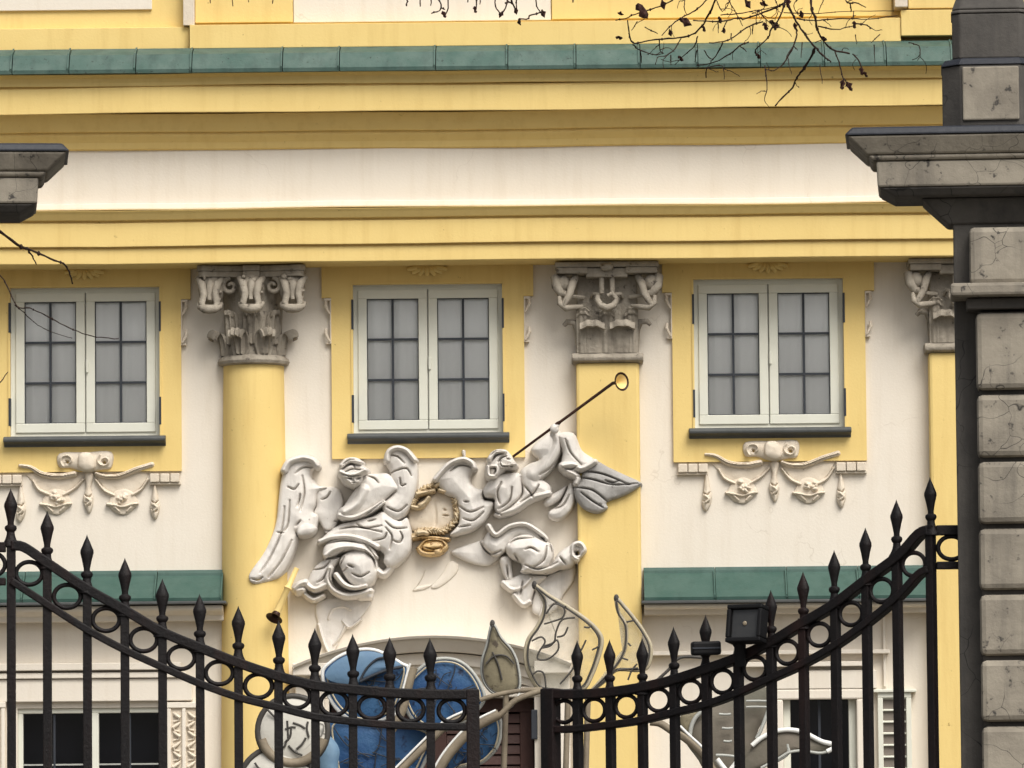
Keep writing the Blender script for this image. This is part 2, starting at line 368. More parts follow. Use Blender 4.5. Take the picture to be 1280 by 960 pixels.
MB().box(XL, XR, 0.4, 8, 0, ZTOP+6).build('building_core', 'dark_room', pal)
# entablature: profiles run along the whole front
OFF = 0.12
def run(name, m, pts, back=0.05):
    """pts: list of (py at the middle, projection), bottom to top"""
    pts = [(y, p+OFF) for y, p in pts]
    pr = [(-p, zp(y, p)) for y, p in pts]
    pr = pr+[(back, pr[-1][1]), (back, pr[0][1])]
    mb = MB(); n_ = 60; k = len(pr); vs_ = []; ph = [random.uniform(0, 6) for _ in range(4)]
    for i in range(n_+1):
        x = XL+(XR-XL)*i/n_
        dz = .0035*math.sin(x*.9+ph[0])+.003*math.sin(x*2.3+ph[1])+random.uniform(-.0012, .0012); dy = .004*math.sin(x*1.3+ph[2])+.003*math.sin(x*3.1+ph[3])
        vs_ += [(x, y+(dy if y < 0 else 0), z+dz) for y, z in pr]
    mb.add(vs_, [(i*k+q, i*k+(q+1) % k, (i+1)*k+(q+1) % k, (i+1)*k+q) for i in range(n_) for q in range(k)]+[tuple(range(k))[::-1], tuple(n_*k+q for q in range(k))])
    return mb.build(name, m, pal, bevel=0.006)
run('architrave', 'yellow', [(324.5, .44), (306, .44), (305, .425), (303.5, .425), (303, .475), (273.5, .475), (272.5, .455), (271, .455), (270, .50), (262, .54), (258, .565)], back=0.02)
run('architrave_fillet', 'cream', [(257.2, .448), (255, .449), (249.5, .438)])
run('frieze', 'cream', [(252, .40), (182.5, .40)])
run('bed_moulding', 'yellow', [(183.5, .415), (181.5, .43), (174, .45), (166, .50), (164.5, .505), (163.2, .49), (161.5, .49), (160.5, .53), (150, .58), (138, .65)])
run('corona', 'yellow', [(137.4, .64), (136.9, .76), (105.5, .76), (104.5, .735), (103, .735)])
run('cyma_moulding', 'yellow', [(102.6, .765), (98, .77), (93, .79), (89.5, .83), (87.5, .85)])
# copper ledge: one sheet after another with standing seams
seams = [-520, -440, -355, -270, -180, -95, 17, 88, 171, 241, 354, 425, 545, 635, 720, 800, 872, 950, 1030, 1107, 1190, 1280, 1365, 1450, 1540, 1630, 1730, 1820]
zl, zh = zp(86.5, .90+OFF), zp(56, .58+OFF)
for a, b in zip(seams[:-1], seams[1:]):
    x0, x1 = FX(a, 75, -.85)+.004, FX(b, 75, -.85)-.004
    j = random.uniform(-.006, .006); k = random.uniform(-.012, .012)
    mb = MB().profile_x([(-.90+j, zl), (-.905+j, zl+.035), (-.81+k, zl+.035+(zh-zl)*.55), (-.58, zh), (-.55, zh), (-.55, zl), (-.75, zl)], x0, x1); mb.v = [(x, y-OFF, z) for x, y, z in mb.v]; m0 = len(mb.v)
    mb.profile_x([(-.905, zl+.01), (-.915+j, zl+.05), (-.82+k, zl+.05+(zh-zl)*.55), (-.58, zh+.012), (-.56, zh-.05), (-.80, zl+.0+(zh-zl)*.5)], x1-.016, x1-.001)
    mb.v[m0:] = [(x, y-OFF, z) for x, y, z in mb.v[m0:]]
    mb.build('copper_sheet', 'copper', pal)
MB().profile_x([(-.92, zl+.004), (-.82, zl+.05), (-.5, zh-.04), (-.3, zh-.04), (-.3, zl+.004)], XL, XR).build('ledge_core', 'sill', pal)
# attic above the ledge
def attic(name, m, a, b, y0, y1, pr, back=.2):
    pr += OFF
    return MB().box(FX(a, 40, -pr), FX(b, 40, -pr), -pr, -back, FZ(y0, -pr), FZ(y1, -pr)).build(name, m, pal, bevel=.005)
attic('attic_wall', 'yellow', -520, 1820, 62, -260, .40)
attic('attic_plinth', 'yellow', -520, 236.5, 57, 29.5, .50)
attic('attic_plinth', 'yellow', 237, 1126, 56.5, 27, .60)
attic('attic_plinth', 'yellow', 1126.5, 1820, 49.5, 17.5, .62)
attic('attic_panel', 'cream', -400, 190, 7, -200, .43)
attic('attic_panel', 'cream', 367, 689, 25.5, -200, .43)
attic('attic_pilaster', 'yellow', 244, 366, 24.6, -220, .47)
attic('attic_pilaster', 'yellow', 690, 1115, 24.6, -220, .45)
attic('attic_pilaster', 'yellow', 1136, 1820, 15.5, -220, .60)
attic('attic_edge_strip', 'stucco_cream', 229, 243, 27.5, -220, .55)
attic('attic_edge_strip', 'stucco_cream', 1119, 1135, 13.5, -220, .66)
# yellow window surrounds with ears
def surround(c, zb, ears=True):
    hw_t, hw = 133/PXF, 121/PXF
    cx = c[0]
    z1 = zp(327, .04)
    z_e0 = c[1]+0.60
    mb = MB()
    l, r, bq, t = cx-WW/2, cx+WW/2, c[1]-WH/2, c[1]+WH/2
    y0 = -.045
    mb.box(cx-hw, l, y0, .0, zb, z_e0); mb.box(r, cx+hw, y0, .0, zb, z_e0)
    mb.box(cx-hw_t, l, y0, .0, z_e0, z1); mb.box(r, cx+hw_t, y0, .0, z_e0, z1)
    mb.box(l, r, y0, .0, t, z1); mb.box(l, r, y0, .0, zb, bq)
    o = mb.build('window_surround', 'yellow', pal)
    MB().box(l-.02, l-.002, y0-.012, y0+.01, bq, t).box(r+.002, r+.02, y0-.012, y0+.01, bq, t).box(l-.02, r+.02, y0-.012, y0+.01, t+.002, t+.02).build('surround_bead', 'yellow', o)
    for s_ in (-1, 1):
        xb = cx+s_*hw
        br = MB().box(min(xb, xb+s_*.014), max(xb, xb+s_*.014), -.055, .0, z_e0-.45, z_e0-.004)
        br.box(min(xb, xb+s_*.066), max(xb, xb+s_*.066), -.06, .0, z_e0-.03, z_e0-.005)
        for zt_ in (z_e0-.03, z_e0-.30):
            br.tube([(xb+s_*.05, -.04, zt_), (xb+s_*.055, -.06, zt_-.05), (xb+s_*.03, -.065, zt_-.10), (xb+s_*.012, -.06, zt_-.13)], [.016, .018, .014, .01], 7)
        br.box(min(xb, xb+s_*.05), max(xb, xb+s_*.05), -.05, .0, z_e0-.45, z_e0-.43)
        br.build('ear_bracket', 'stucco_cream', o, bevel=.004)
    # shaded shell ornament over the window
    sh = MB()
    for q in range(7):
        a = math.radians(-64+q*128/6)
        sh.tube([(cx+.03*math.sin(a), -.06, z1-.03), (cx+.12*math.sin(a), -.09, z1-.03-.055*math.cos(a)), (cx+.21*math.sin(a), -.065, z1-.02-.11*math.cos(a))], [.015, .03, .02], 7)
    sh.build('shell_ornament', 'yellow', o, smooth=60)
    return o
zbs = [FZ(590, px=110), FZ(573, px=535), FZ(577, px=965)]
for c, zb in zip(WC, zbs): surround(c, zb)
# casement windows
def upper_window(c, first=None):
    o = bpy.data.objects.new('window', None); COL.objects.link(o); o.parent = pal; o.location = (c[0], 0, c[1])
    return o
hw, hh = WW/2, WH/2
px = 1/PXF
def ring(mb, x0, x1, z0, z1, t, y0, y1, tb=None):
    tb = tb or t
    mb.box(x0, x1, y0, y1, z1-t, z1); mb.box(x0, x1, y0, y1, z0, z0+tb)
    mb.box(x0, x0+t, y0, y1, z0+tb, z1-t); mb.box(x1-t, x1, y0, y1, z0+tb, z1-t)
    return mb
fr_me = ring(MB(), -hw, hw, -hh, hh, .045, .055, .17).mesh('window_frame', 'frame')
cs_me, gl_me, bars_me, panes = [], [], [], []
for s_ in (-1, 1):
    x0, x1 = (-hw+.046, -.006) if s_ < 0 else (.006, hw-.046)
    cs_me.append(ring(MB(), x0, x1, -hh+.046, hh-.046, .085 if True else 0, .035, .10, .09).mesh('casement', 'frame'))
    gx0, gx1, gz0, gz1 = x0+.085, x1-.085, -hh+.136, hh-.131
    gm = (gx0+gx1)/2
    bl = [MB().box(gm-.011, gm+.011, .055, .083, gz0, gz1)]
    for k in (1, 2):
        z = gz0+(gz1-gz0)*k/3
        bl.append(MB().box(gx0, gm-.011, .056, .082, z-.010, z+.010).box(gm+.011, gx1, .056, .082, z-.010, z+.010))
    edge = ring(MB(), gx0+.0005, gx1-.0005, gz0+.0005, gz1-.0005, .008, .06, .08)
    bl.append(edge)
    bars_me += [b.mesh('glazing_bar', 'muntin') for b in bl]
    for i in range(2):
        for k in range(3):
            a = gx0+(gx1-gx0)*i/2; z = gz0+(gz1-gz0)*k/3
            ty = .0015*random.uniform(-1, 1); tz = .0015*random.uniform(-1, 1)
            panes.append(MB().add([(a, .07+ty, z), (a+(gx1-gx0)/2, .07-ty+tz, z), (a+(gx1-gx0)/2, .07-ty, z+(gz1-gz0)/3), (a, .07+ty-tz, z+(gz1-gz0)/3)], [(0,1,2,3)]).mesh('pane', 'glass'))
cu = MB(); n_ = 120
vs_ = []
for i in range(n_+1):
    x = -hw+.02+(2*hw-.04)*i/n_
    y = .098+.007*math.sin(i*.27)+.004*math.sin(i*.61+1)
    vs_ += [(x, y, -hh+.02), (x, y+.004, hh-.02)]
cu.add(vs_, [(2*i, 2*i+2, 2*i+3, 2*i+1) for i in range(n_)])
cu_me = cu.mesh('curtain', 'curtain', 80)
sill_me = MB().profile_x([(-.16, -hh-.055), (-.165, -hh-.03), (-.145, -hh-.006), (.03, -hh+.012), (.03, -hh-.10), (-.05, -hh-.10), (-.07, -hh-.075)], -hw-.06, hw+.06).mesh('sill', 'sill')
hinge_mes = [MB().box(-hw-.016, -hw+.004, -.06, .03, hh*.40, hh*.80).mesh('hinge_strip', 'muntin'), MB().box(-hw-.016, -hw+.004, -.06, .03, -hh*.85, -hh*.48).mesh('hinge_strip', 'muntin'), MB().box(hw-.004, hw+.016, -.06, .03, hh*.40, hh*.80).mesh('hinge_strip', 'muntin'), MB().box(hw-.004, hw+.016, -.06, .03, -hh*.85, -hh*.48).mesh('hinge_strip', 'muntin')]
for c in WC:
    o = upper_window(c)
    obj('window_frame', fr_me, o); obj('curtain', cu_me, o); obj('sill', sill_me, o, .008)
    for m_ in hinge_mes: obj('hinge_strip', m_, o)
    for m_ in cs_me: obj('casement', m_, o, .006)
    for m_ in bars_me: obj('glazing_bar', m_, o)
    for m_ in panes: obj('pane', m_, o)
    h_ = MB().box(.004, .03, .01, .034, -.10, .02).build('window_handle', 'frame', o, bevel=.006)
# ------------------------------------------------------------------ columns
def curl_leaf(mb, c, z0, z1, r0, out, wid, ang, lip=.05):
    """acanthus-like leaf on a bell: rises from z0 to z1, then rolls outward and down"""
    rows = []
    for t in np.linspace(0, 1, 16):
        if t < .7:
            u = t/.7; r = r0+.02+out*.35*u**2.2; z = z0+(z1-z0)*u
            wd = wid*(.75+.35*math.sin(u*2.2))
        else:
            u = (t-.7)/.3; a = u*math.pi*1.05
            r = r0+.02+out*.35+out*.65*math.sin(a*.5)*1.0; z = z1+.035*math.sin(a)-lip*(1-math.cos(a))*.5
            wd = wid*(1.05-.35*u)
        rows.append((r, z, wd))
    vs_, fs = [], []; nw = 15
    for r, z, wd in rows:
        for k in range(nw):
            q = (k/(nw-1)-.5)*2
            a = ang+q*wd*.5/max(r, .05)
            rr = r+.030*(1-q*q)-.014*math.cos(q*11)
            vs_.append((c[0]+rr*math.sin(a), c[1]-rr*math.cos(a), z-.03*q*q+.012*abs(math.sin(q*5.5))*(1 if wd < wid*1.0 else .3)))
    for i in range(len(rows)-1):
        for k in range(nw-1):
            fs.append((i*nw+k, i*nw+k+1, (i+1)*nw+k+1, (i+1)*nw+k))
    # thickness: second skin pulled inward
    n0 = len(vs_)
    vs2 = [(c[0]+(x-c[0])*.93, c[1]+(y-c[1])*.93, z-.012) for x, y, z in vs_]
    fs2 = [tuple(i+n0 for i in f[::-1]) for f in fs]
    rim = []
    nr = len(rows)
    for i in range(nr-1):
        rim += [(i*nw, (i+1)*nw, (i+1)*nw+n0, i*nw+n0), ((i+1)*nw-1, (i+1)*nw-1+n0, (i+2)*nw-1+n0, (i+2)*nw-1)]
    for k in range(nw-1):
        rim.append(((nr-1)*nw+k, (nr-1)*nw+k+1, (nr-1)*nw+k+1+n0, (nr-1)*nw+k+n0))
    mb.add(vs_+vs2, fs+fs2+rim)
def spiral(c, r0, turns, n_=26, plane=(1, 0), start=0.0, drop=0.0):
    out = []
    for i in range(n_):
        t = i/(n_-1); a = start+turns*2*math.pi*t; r = r0*(1-.85*t)
        out.append((c[0]+plane[0]*r*math.cos(a), c[1]+plane[1]*r*math.cos(a)-drop*t, c[2]+r*math.sin(a)))
    return out
def column(kind, pxc_top, pxc_low, pys):
    cx = FX(pxc_top, 400, -.2); cx_low = FX(pxc_low, 800, -.2)
    cx = (cx+cx_low)/2 if kind != 'edge' else cx
    z_ab1 = zp(325.5, .55)                            # underside of the architrave
    z_ab0 = z_ab1-.115
    zn1, zn0 = FZ(pys[0], -.3, pxc_top), FZ(pys[1], -.3, pxc_top)
    o = bpy.data.objects.new('column', None); COL.objects.link(o); o.parent = pal
    hw_ = .30
    if kind == 'round':
        cy = .0
        prof = [(.335, .35), (.335, .0)]
        zz = np.linspace(.3, zn0, 14)
        prof = [(.345-.052*((z-.3)/(zn0-.3))**1.6, z) for z in zz]
        MB().lathe(prof, (cx, cy, 0), 40, math.pi, 2*math.pi).build('shaft', 'yellow', o, smooth=40)
        MB().lathe([(.30, zn0), (.338, zn0+.012), (.35, zn0+.04), (.338, zn0+.07), (.305, zn1)], (cx, cy, 0), 40, math.pi, 2*math.pi).build('neck_ring', 'capital', o, smooth=40)
        MB().lathe([(.285, zn1-.004), (.275, zn1+.25), (.285, zn1+.5), (.33, z_ab0)], (cx, cy, 0), 40, math.pi, 2*math.pi).build('capital_bell', 'capital', o, smooth=40)
        cc = (cx, cy)
        zl0 = zn1
        for a in (-1.25, -.40, .40, 1.25):
            mb = MB(); curl_leaf(mb, cc, zn1, zn1+.23, .27, .13, .19, a); mb.build('acanthus_leaf', 'capital', o, smooth=50)
        for a in (-.8, 0, .8):
            mb = MB(); curl_leaf(mb, cc, zn1+.1, zn1+.40, .265, .03, .17, a, .01); mb.build('acanthus_leaf', 'capital', o, smooth=50)
        # three carved masks under the abacus
        for dx, yy in ((-.40, -.36), (0, -.40), (.40, -.36)):
            zc_ = z_ab0-.13
            mb = MB()
            rm = random.Random(int(dx*100)+50)
            mb.blob((cx+dx*.97, yy+.055, zc_+.02), .128, .115, .175)
            for s_ in (-1, 1):
                mb.tube([(cx+dx+s_*.115, yy+.02, z_ab0-.01), (cx+dx+s_*.075, yy-.045, zc_+.06), (cx+dx+s_*.055, yy-.05, zc_-.04), (cx+dx+s_*.075, yy-.07, zc_-.13), (cx+dx+s_*.05, yy-.095, zc_-.17)], [.03, .04, .036, .034, .02], 8)
            mb.tube([(cx+dx, yy, z_ab0-.02), (cx+dx+.008, yy-.05, zc_+.06), (cx+dx-.006, yy-.035, zc_-.03), (cx+dx, yy-.06, zc_-.10)], [.028, .04, .028, .02], 8)
            for q in range(9):
                mb.blob((cx+dx+rm.uniform(-.10, .10), yy-rm.uniform(.01, .05), zc_+rm.uniform(-.10, .13)), rm.uniform(.016, .034), .03, rm.uniform(.016, .038), 7, 5)
            mb.build('carved_mask', 'capital', o, smooth=60)
            lip = MB()
            lip.tube([(cx+dx-.112, yy+.03, zc_-.125), (cx+dx-.09, yy-.05, zc_-.16), (cx+dx-.05, yy-.10, zc_-.185), (cx+dx, yy-.115, zc_-.19), (cx+dx+.05, yy-.10, zc_-.185), (cx+dx+.09, yy-.05, zc_-.16), (cx+dx+.112, yy+.03, zc_-.125)], [.02, .035, .042, .045, .042, .035, .02], 8)
            lip.build('mask_lip', 'capital', o, smooth=60)
        for s_ in (-1, 1):
            mb = MB(); mb.tube(spiral((cx+s_*.205, -.33, z_ab0-.085), .085, 1.2*-s_, start=math.pi/2), [.03*(1-.5*i/26) for i in range(26)], 7)
            mb.build('volute', 'capital', o, smooth=60)
        ab = [(cx-.50, .0), (cx-.51, -.40), (cx-.46, -.435), (cx-.25, -.375), (cx-.09, -.355), (cx-.08, -.41), (cx+.08, -.41), (cx+.09, -.355), (cx+.25, -.375), (cx+.46, -.435), (cx+.51, -.40), (cx+.50, .0)]
        MB().prism_z(ab, z_ab0, z_ab0+.055).prism_z([(cx+(x-cx)*1.025, y*1.02) for x, y in ab], z_ab0+.056, z_ab1-.003).build('abacus', 'capital', o, bevel=.01)
    else:
        yf = -.20; hw_ = .305
        MB().box(cx-hw_, cx+hw_, yf, 0, .3, zn0).build('shaft', 'yellow', o, bevel=.03)
        MB().profile_x([(yf-.0, zn0), (yf-.05, zn0+.015), (yf-.06, zn0+.045), (yf-.045, zn0+.075), (yf, zn1), (0, zn1), (0, zn0)], cx-.345, cx+.345).build('neck_ring', 'capital', o, bevel=.01)
        MB().box(cx-hw_+.01, cx+hw_-.01, yf+.005, 0, zn1-.002, z_ab0).build('capital_bell', 'capital', o, bevel=.02)
        def flat_leaf(x, wd, zt, out, sx=0):
            mb = MB(); vs_, fs = [], []
            prof = [(0, zn1), (-.015, zn1+(zt-zn1)*.5), (-.03, zt-.05), (-.07, zt), (-out*.8, zt+.012), (-out, zt-.02), (-out, zt-.05), (-out*.75, zt-.06), (-.05, zt-.045)]
            for y, z in prof:
                for k in range(17):
                    q = (k/16-.5)*2; cv = math.cos(q*8)
                    vs_.append((x+q*wd/2*(1 if z > zt-.12 else .92)+sx*abs(y)*1.2, yf+y-.022*(1-q*q)+(.007 if z > zn1+.02 else .003)*cv, (z-.03*q*q-.004*cv) if z > zt-.1 else z))
            for i in range(len(prof)-1):
                for k in range(16): fs.append((i*17+k, i*17+k+1, i*17+k+18, i*17+k+17))
            mb.add(vs_, fs); return mb
        zt = zn1+.30
        flat_leaf(cx-.145, .24, zt, .13).build('acanthus_leaf', 'capital', o, smooth=60)
        flat_leaf(cx+.145, .24, zt, .13).build('acanthus_leaf', 'capital', o, smooth=60)
        flat_leaf(cx, .15, zn1+.42, .045).build('acanthus_leaf', 'capital', o, smooth=60)
        for s_ in (-1, 1): flat_leaf(cx+s_*.235, .13, zn1+.43, .05).build('acanthus_leaf', 'capital', o, smooth=60)
        for s_ in (-1, 1):
            MB().tube([(cx+s_*.28, yf+.06, zn1), (cx+s_*.29, yf+.05, zt-.07), (cx+s_*.32, yf+.02, zt), (cx+s_*.385, yf+.01, zt+.005), (cx+s_*.42, yf+.02, zt-.03)], [.02, .03, .032, .03, .02], 8).build('acanthus_leaf', 'capital', o, smooth=60)
        za = z_ab0
        for s_ in (-1, 1):                           # corner volutes
            xk = cx+s_*.41
            mb = MB()
            mb.tube([(cx+s_*.50, yf-.12, za-.02), (cx+s_*.485, yf-.16, za-.12), (cx+s_*.44, yf-.14, za-.19), (cx+s_*.36, yf-.14, za-.20)], [.045, .05, .045, .03], 8)
            mb.tube([(cx+s_*.30, yf-.08, za-.02), (cx+s_*.335, yf-.15, za-.10), (cx+s_*.36, yf-.17, za-.20), (cx+s_*.42, yf-.19, za-.30), (cx+s_*.46, yf-.17, za-.28)], [.035, .04, .036, .03, .02], 8)
            mb.tube([(cx+s_*.46, yf-.16, za-.22), (cx+s_*.455, yf-.19, za-.29), (cx+s_*.40, yf-.18, za-.335), (cx+s_*.31, yf-.12, za-.32), (cx+s_*.24, yf-.04, za-.305)], [.02, .028, .032, .028, .02], 8)
            mb.tube([(cx+s_*.36, yf-.12, za-.21), (cx+s_*.22, yf-.03, za-.215)], [.018, .018], 6)
            mb.blob((cx+s_*.43, yf-.10, za-.09), .08, .09, .085)
            mb.build('volute', 'capital', o, smooth=60)
        dr = MB()
        for s_ in (-1, 1):
            dr.tube([(cx+s_*.05, yf-.12, za-.02), (cx+s_*.052, yf-.125, za-.13), (cx+s_*.05, yf-.13, za-.19)], [.026, .026, .024], 8)
        dr.tube([(cx-.085, yf-.09, za-.19), (cx-.095, yf-.13, za-.25), (cx-.06, yf-.16, za-.31), (cx, yf-.17, za-.335), (cx+.06, yf-.16, za-.31), (cx+.095, yf-.13, za-.25), (cx+.05, yf-.14, za-.19), (cx+.0, yf-.15, za-.215)], [.02, .03, .034, .036, .034, .03, .026, .02], 8)
        for s_ in (-1, 1): dr.tube([(cx+s_*.06, yf-.12, za-.20), (cx+s_*.13, yf-.08, za-.185), (cx+s_*.15, yf-.02, za-.22)], .018, 6)
        dr.build('hanging_scroll', 'capital', o, smooth=60)
        ab = MB().box(cx-.485, cx-.18, yf-.20, 0, za+.0, za+.06).box(cx+.18, cx+.485, yf-.20, 0, za+.0, za+.06)
        ab.box(cx-.20, cx+.20, yf-.17, 0, za-.035, za+.055).box(cx-.50, cx+.50, yf-.215, 0, za+.061, z_ab1-.003)
        ab.build('abacus', 'capital', o, bevel=.012)
        MB().blob((cx, yf-.21, za+.06), .065, .05, .04).build('abacus_rosette', 'capital', o, smooth=60)
    return o
column('round', 313, 320, (443, 455))
column('flat', 759, 763, (440, 452))
column('edge', 1200, 1200, (427, 439))
# ------------------------------------------------------------------ festoons under two windows
Zf = zc(840, 530, 4.74)
def festoon_parts(seed):
    drape = []
    for pts in ([(200,180),(262,190),(330,228),(430,242),(522,228)], [(652,226),(705,242),(790,240),(890,202),(982,174)]):
        drape.append(('stroke', Zf(*pts), 2.6, 4.2, .03, .06)); drape.append(('cut', Zf(*[(x, y+5) for x, y in pts]), .9, .025)); drape.append(('cut', Zf(*[(x, y-5) for x, y in pts]), .8, .02))
        lo = [(x, y+14) for x, y in pts]
        drape.append(('fill', Zf(*([(x, y-12) for x, y in pts]+lo[::-1])), .03, .035, 4))
    drape.append(('fill', Zf((205,200),(330,238),(430,250),(525,236),(575,240),(540,290),(480,330),(400,345),(320,320),(270,270)), .008, .012, 8))
    drape.append(('fill', Zf((650,240),(705,250),(790,250),(890,215),(975,190),(930,290),(870,345),(800,350),(720,330),(680,285)), .008, .012, 8))
    for pts in ([(278,268),(310,320),(372,350)], [(575,262),(530,310),(460,352)], [(650,262),(700,325),(760,355)], [(958,262),(920,320),(868,352)]):
        drape.append(('stroke', Zf(*pts), 1.5, 2.2, .02, .03))
    scroll = [('fill', Zf((432,108),(590,100),(742,98),(745,190),(690,205),(640,215),(605,222),(560,212),(500,195),(432,188)), .05, .05, 5)]
    for cx, d in ((482, 1), (702, -1)):
        sp = [(cx+(44-30*t)*math.cos(a), 152+(40-28*t)*math.sin(a)) for t in np.linspace(0, 1, 9) for a in [d*(2.2+t*6.5)]]
        scroll.append(('stroke', Zf(*sp), 2.0, 1.4, .085, .035)); scroll.append(('cut', Zf((cx-4, 158), (cx+4, 166)), 2.0, .09))
    scroll.append(('fill', Zf((555,112),(625,110),(650,190),(605,215),(550,190)), .10, .05, 5))
    out = []
    for pts in ([(586,225),(636,225),(622,310),(636,370),(630,430),(610,462),(586,420),(575,368),(592,305)], [(203,270),(228,380),(236,450),(205,515),(178,480),(186,390)], [(1000,280),(1024,380),(1030,440),(1005,498),(975,440),(986,350)]):
        pend = [('fill', Zf(*pts), .02, .045, 4)]
        cx = sum(p[0] for p in pts)/len(pts); y1 = max(p[1] for p in pts)
        pend.append(('cut', Zf((cx-22, y1-110), (cx, y1-95), (cx+20, y1-112)), 1.0, .03)); pend.append(('cut', Zf((cx-18, y1-60), (cx+6, y1-48), (cx+14, y1-75)), 1.0, .03))
        pend.append(('stroke', Zf((cx-8, y1-88), (cx+10, y1-70), (cx-6, y1-50)), 2.2, 1.6, .055, .03)); out.append(('pendant', pend))
    rr = random.Random(seed)
    for cx in (418, 815):
        fruit = []
        fruit.append(('fill', Zf((cx-70,355),(cx-45,325),(cx,315),(cx+48,330),(cx+72,360),(cx+85,405),(cx+40,455),(cx,470),(cx-50,455),(cx-90,410)), .015, .02, 7))
        for k in range(12):
            a = rr.uniform(0, 6.28); r_ = rr.uniform(4, 42)
            p_ = (cx+r_*math.cos(a), 372+r_*.8*math.sin(a)); w_ = rr.uniform(2.2, 4.0)
            fruit.append(('stroke', Zf(p_, (p_[0]+rr.uniform(-7, 7), p_[1]+3)), w_, w_*.9, .03, rr.uniform(.03, .065)))
        fruit.append(('stroke', Zf((cx-95,408),(cx-50,415),(cx,424),(cx+50,410),(cx+85,405)), 1.8, 1.6, .035, .03))
        for q in (-50, 45): fruit.append(('stroke', Zf((cx+q, 425), (cx+q*.5, 450)), 3, 1.6, .02, .035))
        out.append(('fruit_cluster', fruit))
    return [('drapery_swag', drape), ('scroll_block', scroll)]+out
org = P(965, 600, 0.0); org.y = 0
fsets = [[(n2, relief_mesh(n2, ops, 'stucco_cream', step=.7, Yref=-.05, wob=.004, origin=org)) for n2, ops in festoon_parts(sd_)] for sd_ in (3, 8)]
dm = MB().box(-.045, .045, -.075, -.02, -.042, .042).mesh('dentil', 'stucco_cream')
tm = MB().box(-.15, .15, -.05, 0, -.062, -.046).mesh('dentil_ledge', 'stucco_cream')
for c, dpx, dpy, fmes in ((WC[2], 965, 600, fsets[0]), (WC[0], 108, 614, fsets[1])):
    o = bpy.data.objects.new('festoon', None); COL.objects.link(o); o.parent = pal
    q = P(dpx, dpy, 0.0); o.location = (q.x, 0, q.z)
    for n2, me in fmes: obj(n2, me, o)
    for s_ in (-1, 1):
        zd = .118
        for k in range(3): obj('dentil', dm, o, .008, (s_*(.665+.098*k), 0, zd))
        obj('dentil_ledge', tm, o, 0, (s_*.765, 0, zd))
# ------------------------------------------------------------------ copper canopies over the ground floor
def canopy(a, b, y0, y1, pxm, ym0, ym1, sl, sr):
    o = bpy.data.objects.new('canopy', None); COL.objects.link(o); o.parent = pal
    pr = .42
    z1, z0 = FZ(y0, -.06, pxm), FZ(y1, -pr, pxm)
    xa, xb = FX(a, 730, -.2), FX(b, 730, -.2)
    n_ = max(2, round((xb-xa)/.62)); 
    for k in range(n_):
        x0 = xa+(xb-xa)*k/n_; x1 = xa+(xb-xa)*(k+1)/n_-.006
        MB().profile_x([(-pr, z0), (-pr-.006, z0+.03), (-.09, z1-.055), (-.085, z1-.03), (-.07, z1), (0, z1), (0, z0)], x0, x1).build('copper_sheet', 'canopy', o)
        MB().profile_x([(-pr-.014, z0+.02), (-pr-.014, z0+.05), (-.10, z1-.03), (-.08, z1-.06), (-pr+.02, z0+.02)], x1-.013, x1+.001).build('standing_seam', 'canopy', o)
    MB().box(xa-.03, xb+.04, -pr-.03, 0, z0-.03, z0-.003).build('drip_edge', 'sill', o, bevel=.006)
    zc1, zc0 = FZ(ym0, -.3, pxm), FZ(ym1, -.3, pxm)
    MB().profile_x([(-.18, zc0), (-.20, zc0+.05), (-.34, zc1-.05), (-.36, zc1-.03), (-.36, min(zc1, z0-.034)), (0, min(zc1, z0-.034)), (0, zc0)], xa, xb).build('canopy_moulding', 'cream', o, bevel=.005)
canopy(-300, 279, 713.5, 752, 140, 758, 776, 0, 0)
canopy(805, 1163, 708, 749, 985, 753, 766, 0, 0)
# ------------------------------------------------------------------ ground floor windows
def bx(mb, a, b, y0, y1, pr, back=0.0, ref=900):
    mb.box(FX(a, ref, -pr), FX(b, ref, -pr), -pr, -back, FZ(y1, -pr, (a+b)/2), FZ(y0, -pr, (a+b)/2)); return mb
o = bpy.data.objects.new('ground_floor_window', None); COL.objects.link(o); o.parent = pal
bx(MB(), -60, 226, 829, 838, .13, ref=835).build('head_moulding', 'cream', o, bevel=.008)
bx(MB(), -60, 232, 841, 848, .10, ref=845).build('head_moulding', 'cream', o, bevel=.008)
bx(MB(), -60, 240, 849, 877, .07, ref=860).build('lintel', 'cream', o, bevel=.008)
l, r, t, bq = LWIN[0], LWIN[1], LWIN[2], LWIN[3]
wf = ring(MB(), l, r, bq, t, .05, .03, .12)
xm = FX(114, 900)
wf.box(xm-.06, xm+.07, .02, .12, bq+.05, t-.05); wf.build('window_frame', 'frame', o, bevel=.008)
for x0, x1 in ((l+.05, xm-.06), (xm+.07, r-.05)):
    md = (x0+x1)/2
    for q0, q1 in ((x0, md), (md, x1)):
        for k in range(5):
            z1_ = t-.05-k*.49; z0_ = max(z1_-.49, bq+.05)
            if z1_ > z0_: MB().add([(q0, .08, z0_), (q1, .08, z0_), (q1, .08, z1_), (q0, .08, z1_)], [(0,1,2,3)]).build('pane', 'glass', o)
    MB().box(md-.01, md+.01, .06, .10, bq+.05, t-.05).build('glazing_bar', 'muntin', o)
    for k in range(1, 5): MB().box(x0, md-.01, .062, .098, t-.06-k*.49, t-.045-k*.49).box(md+.01, x1, .062, .098, t-.06-k*.49, t-.045-k*.49).build('glazing_bar', 'wire', o)
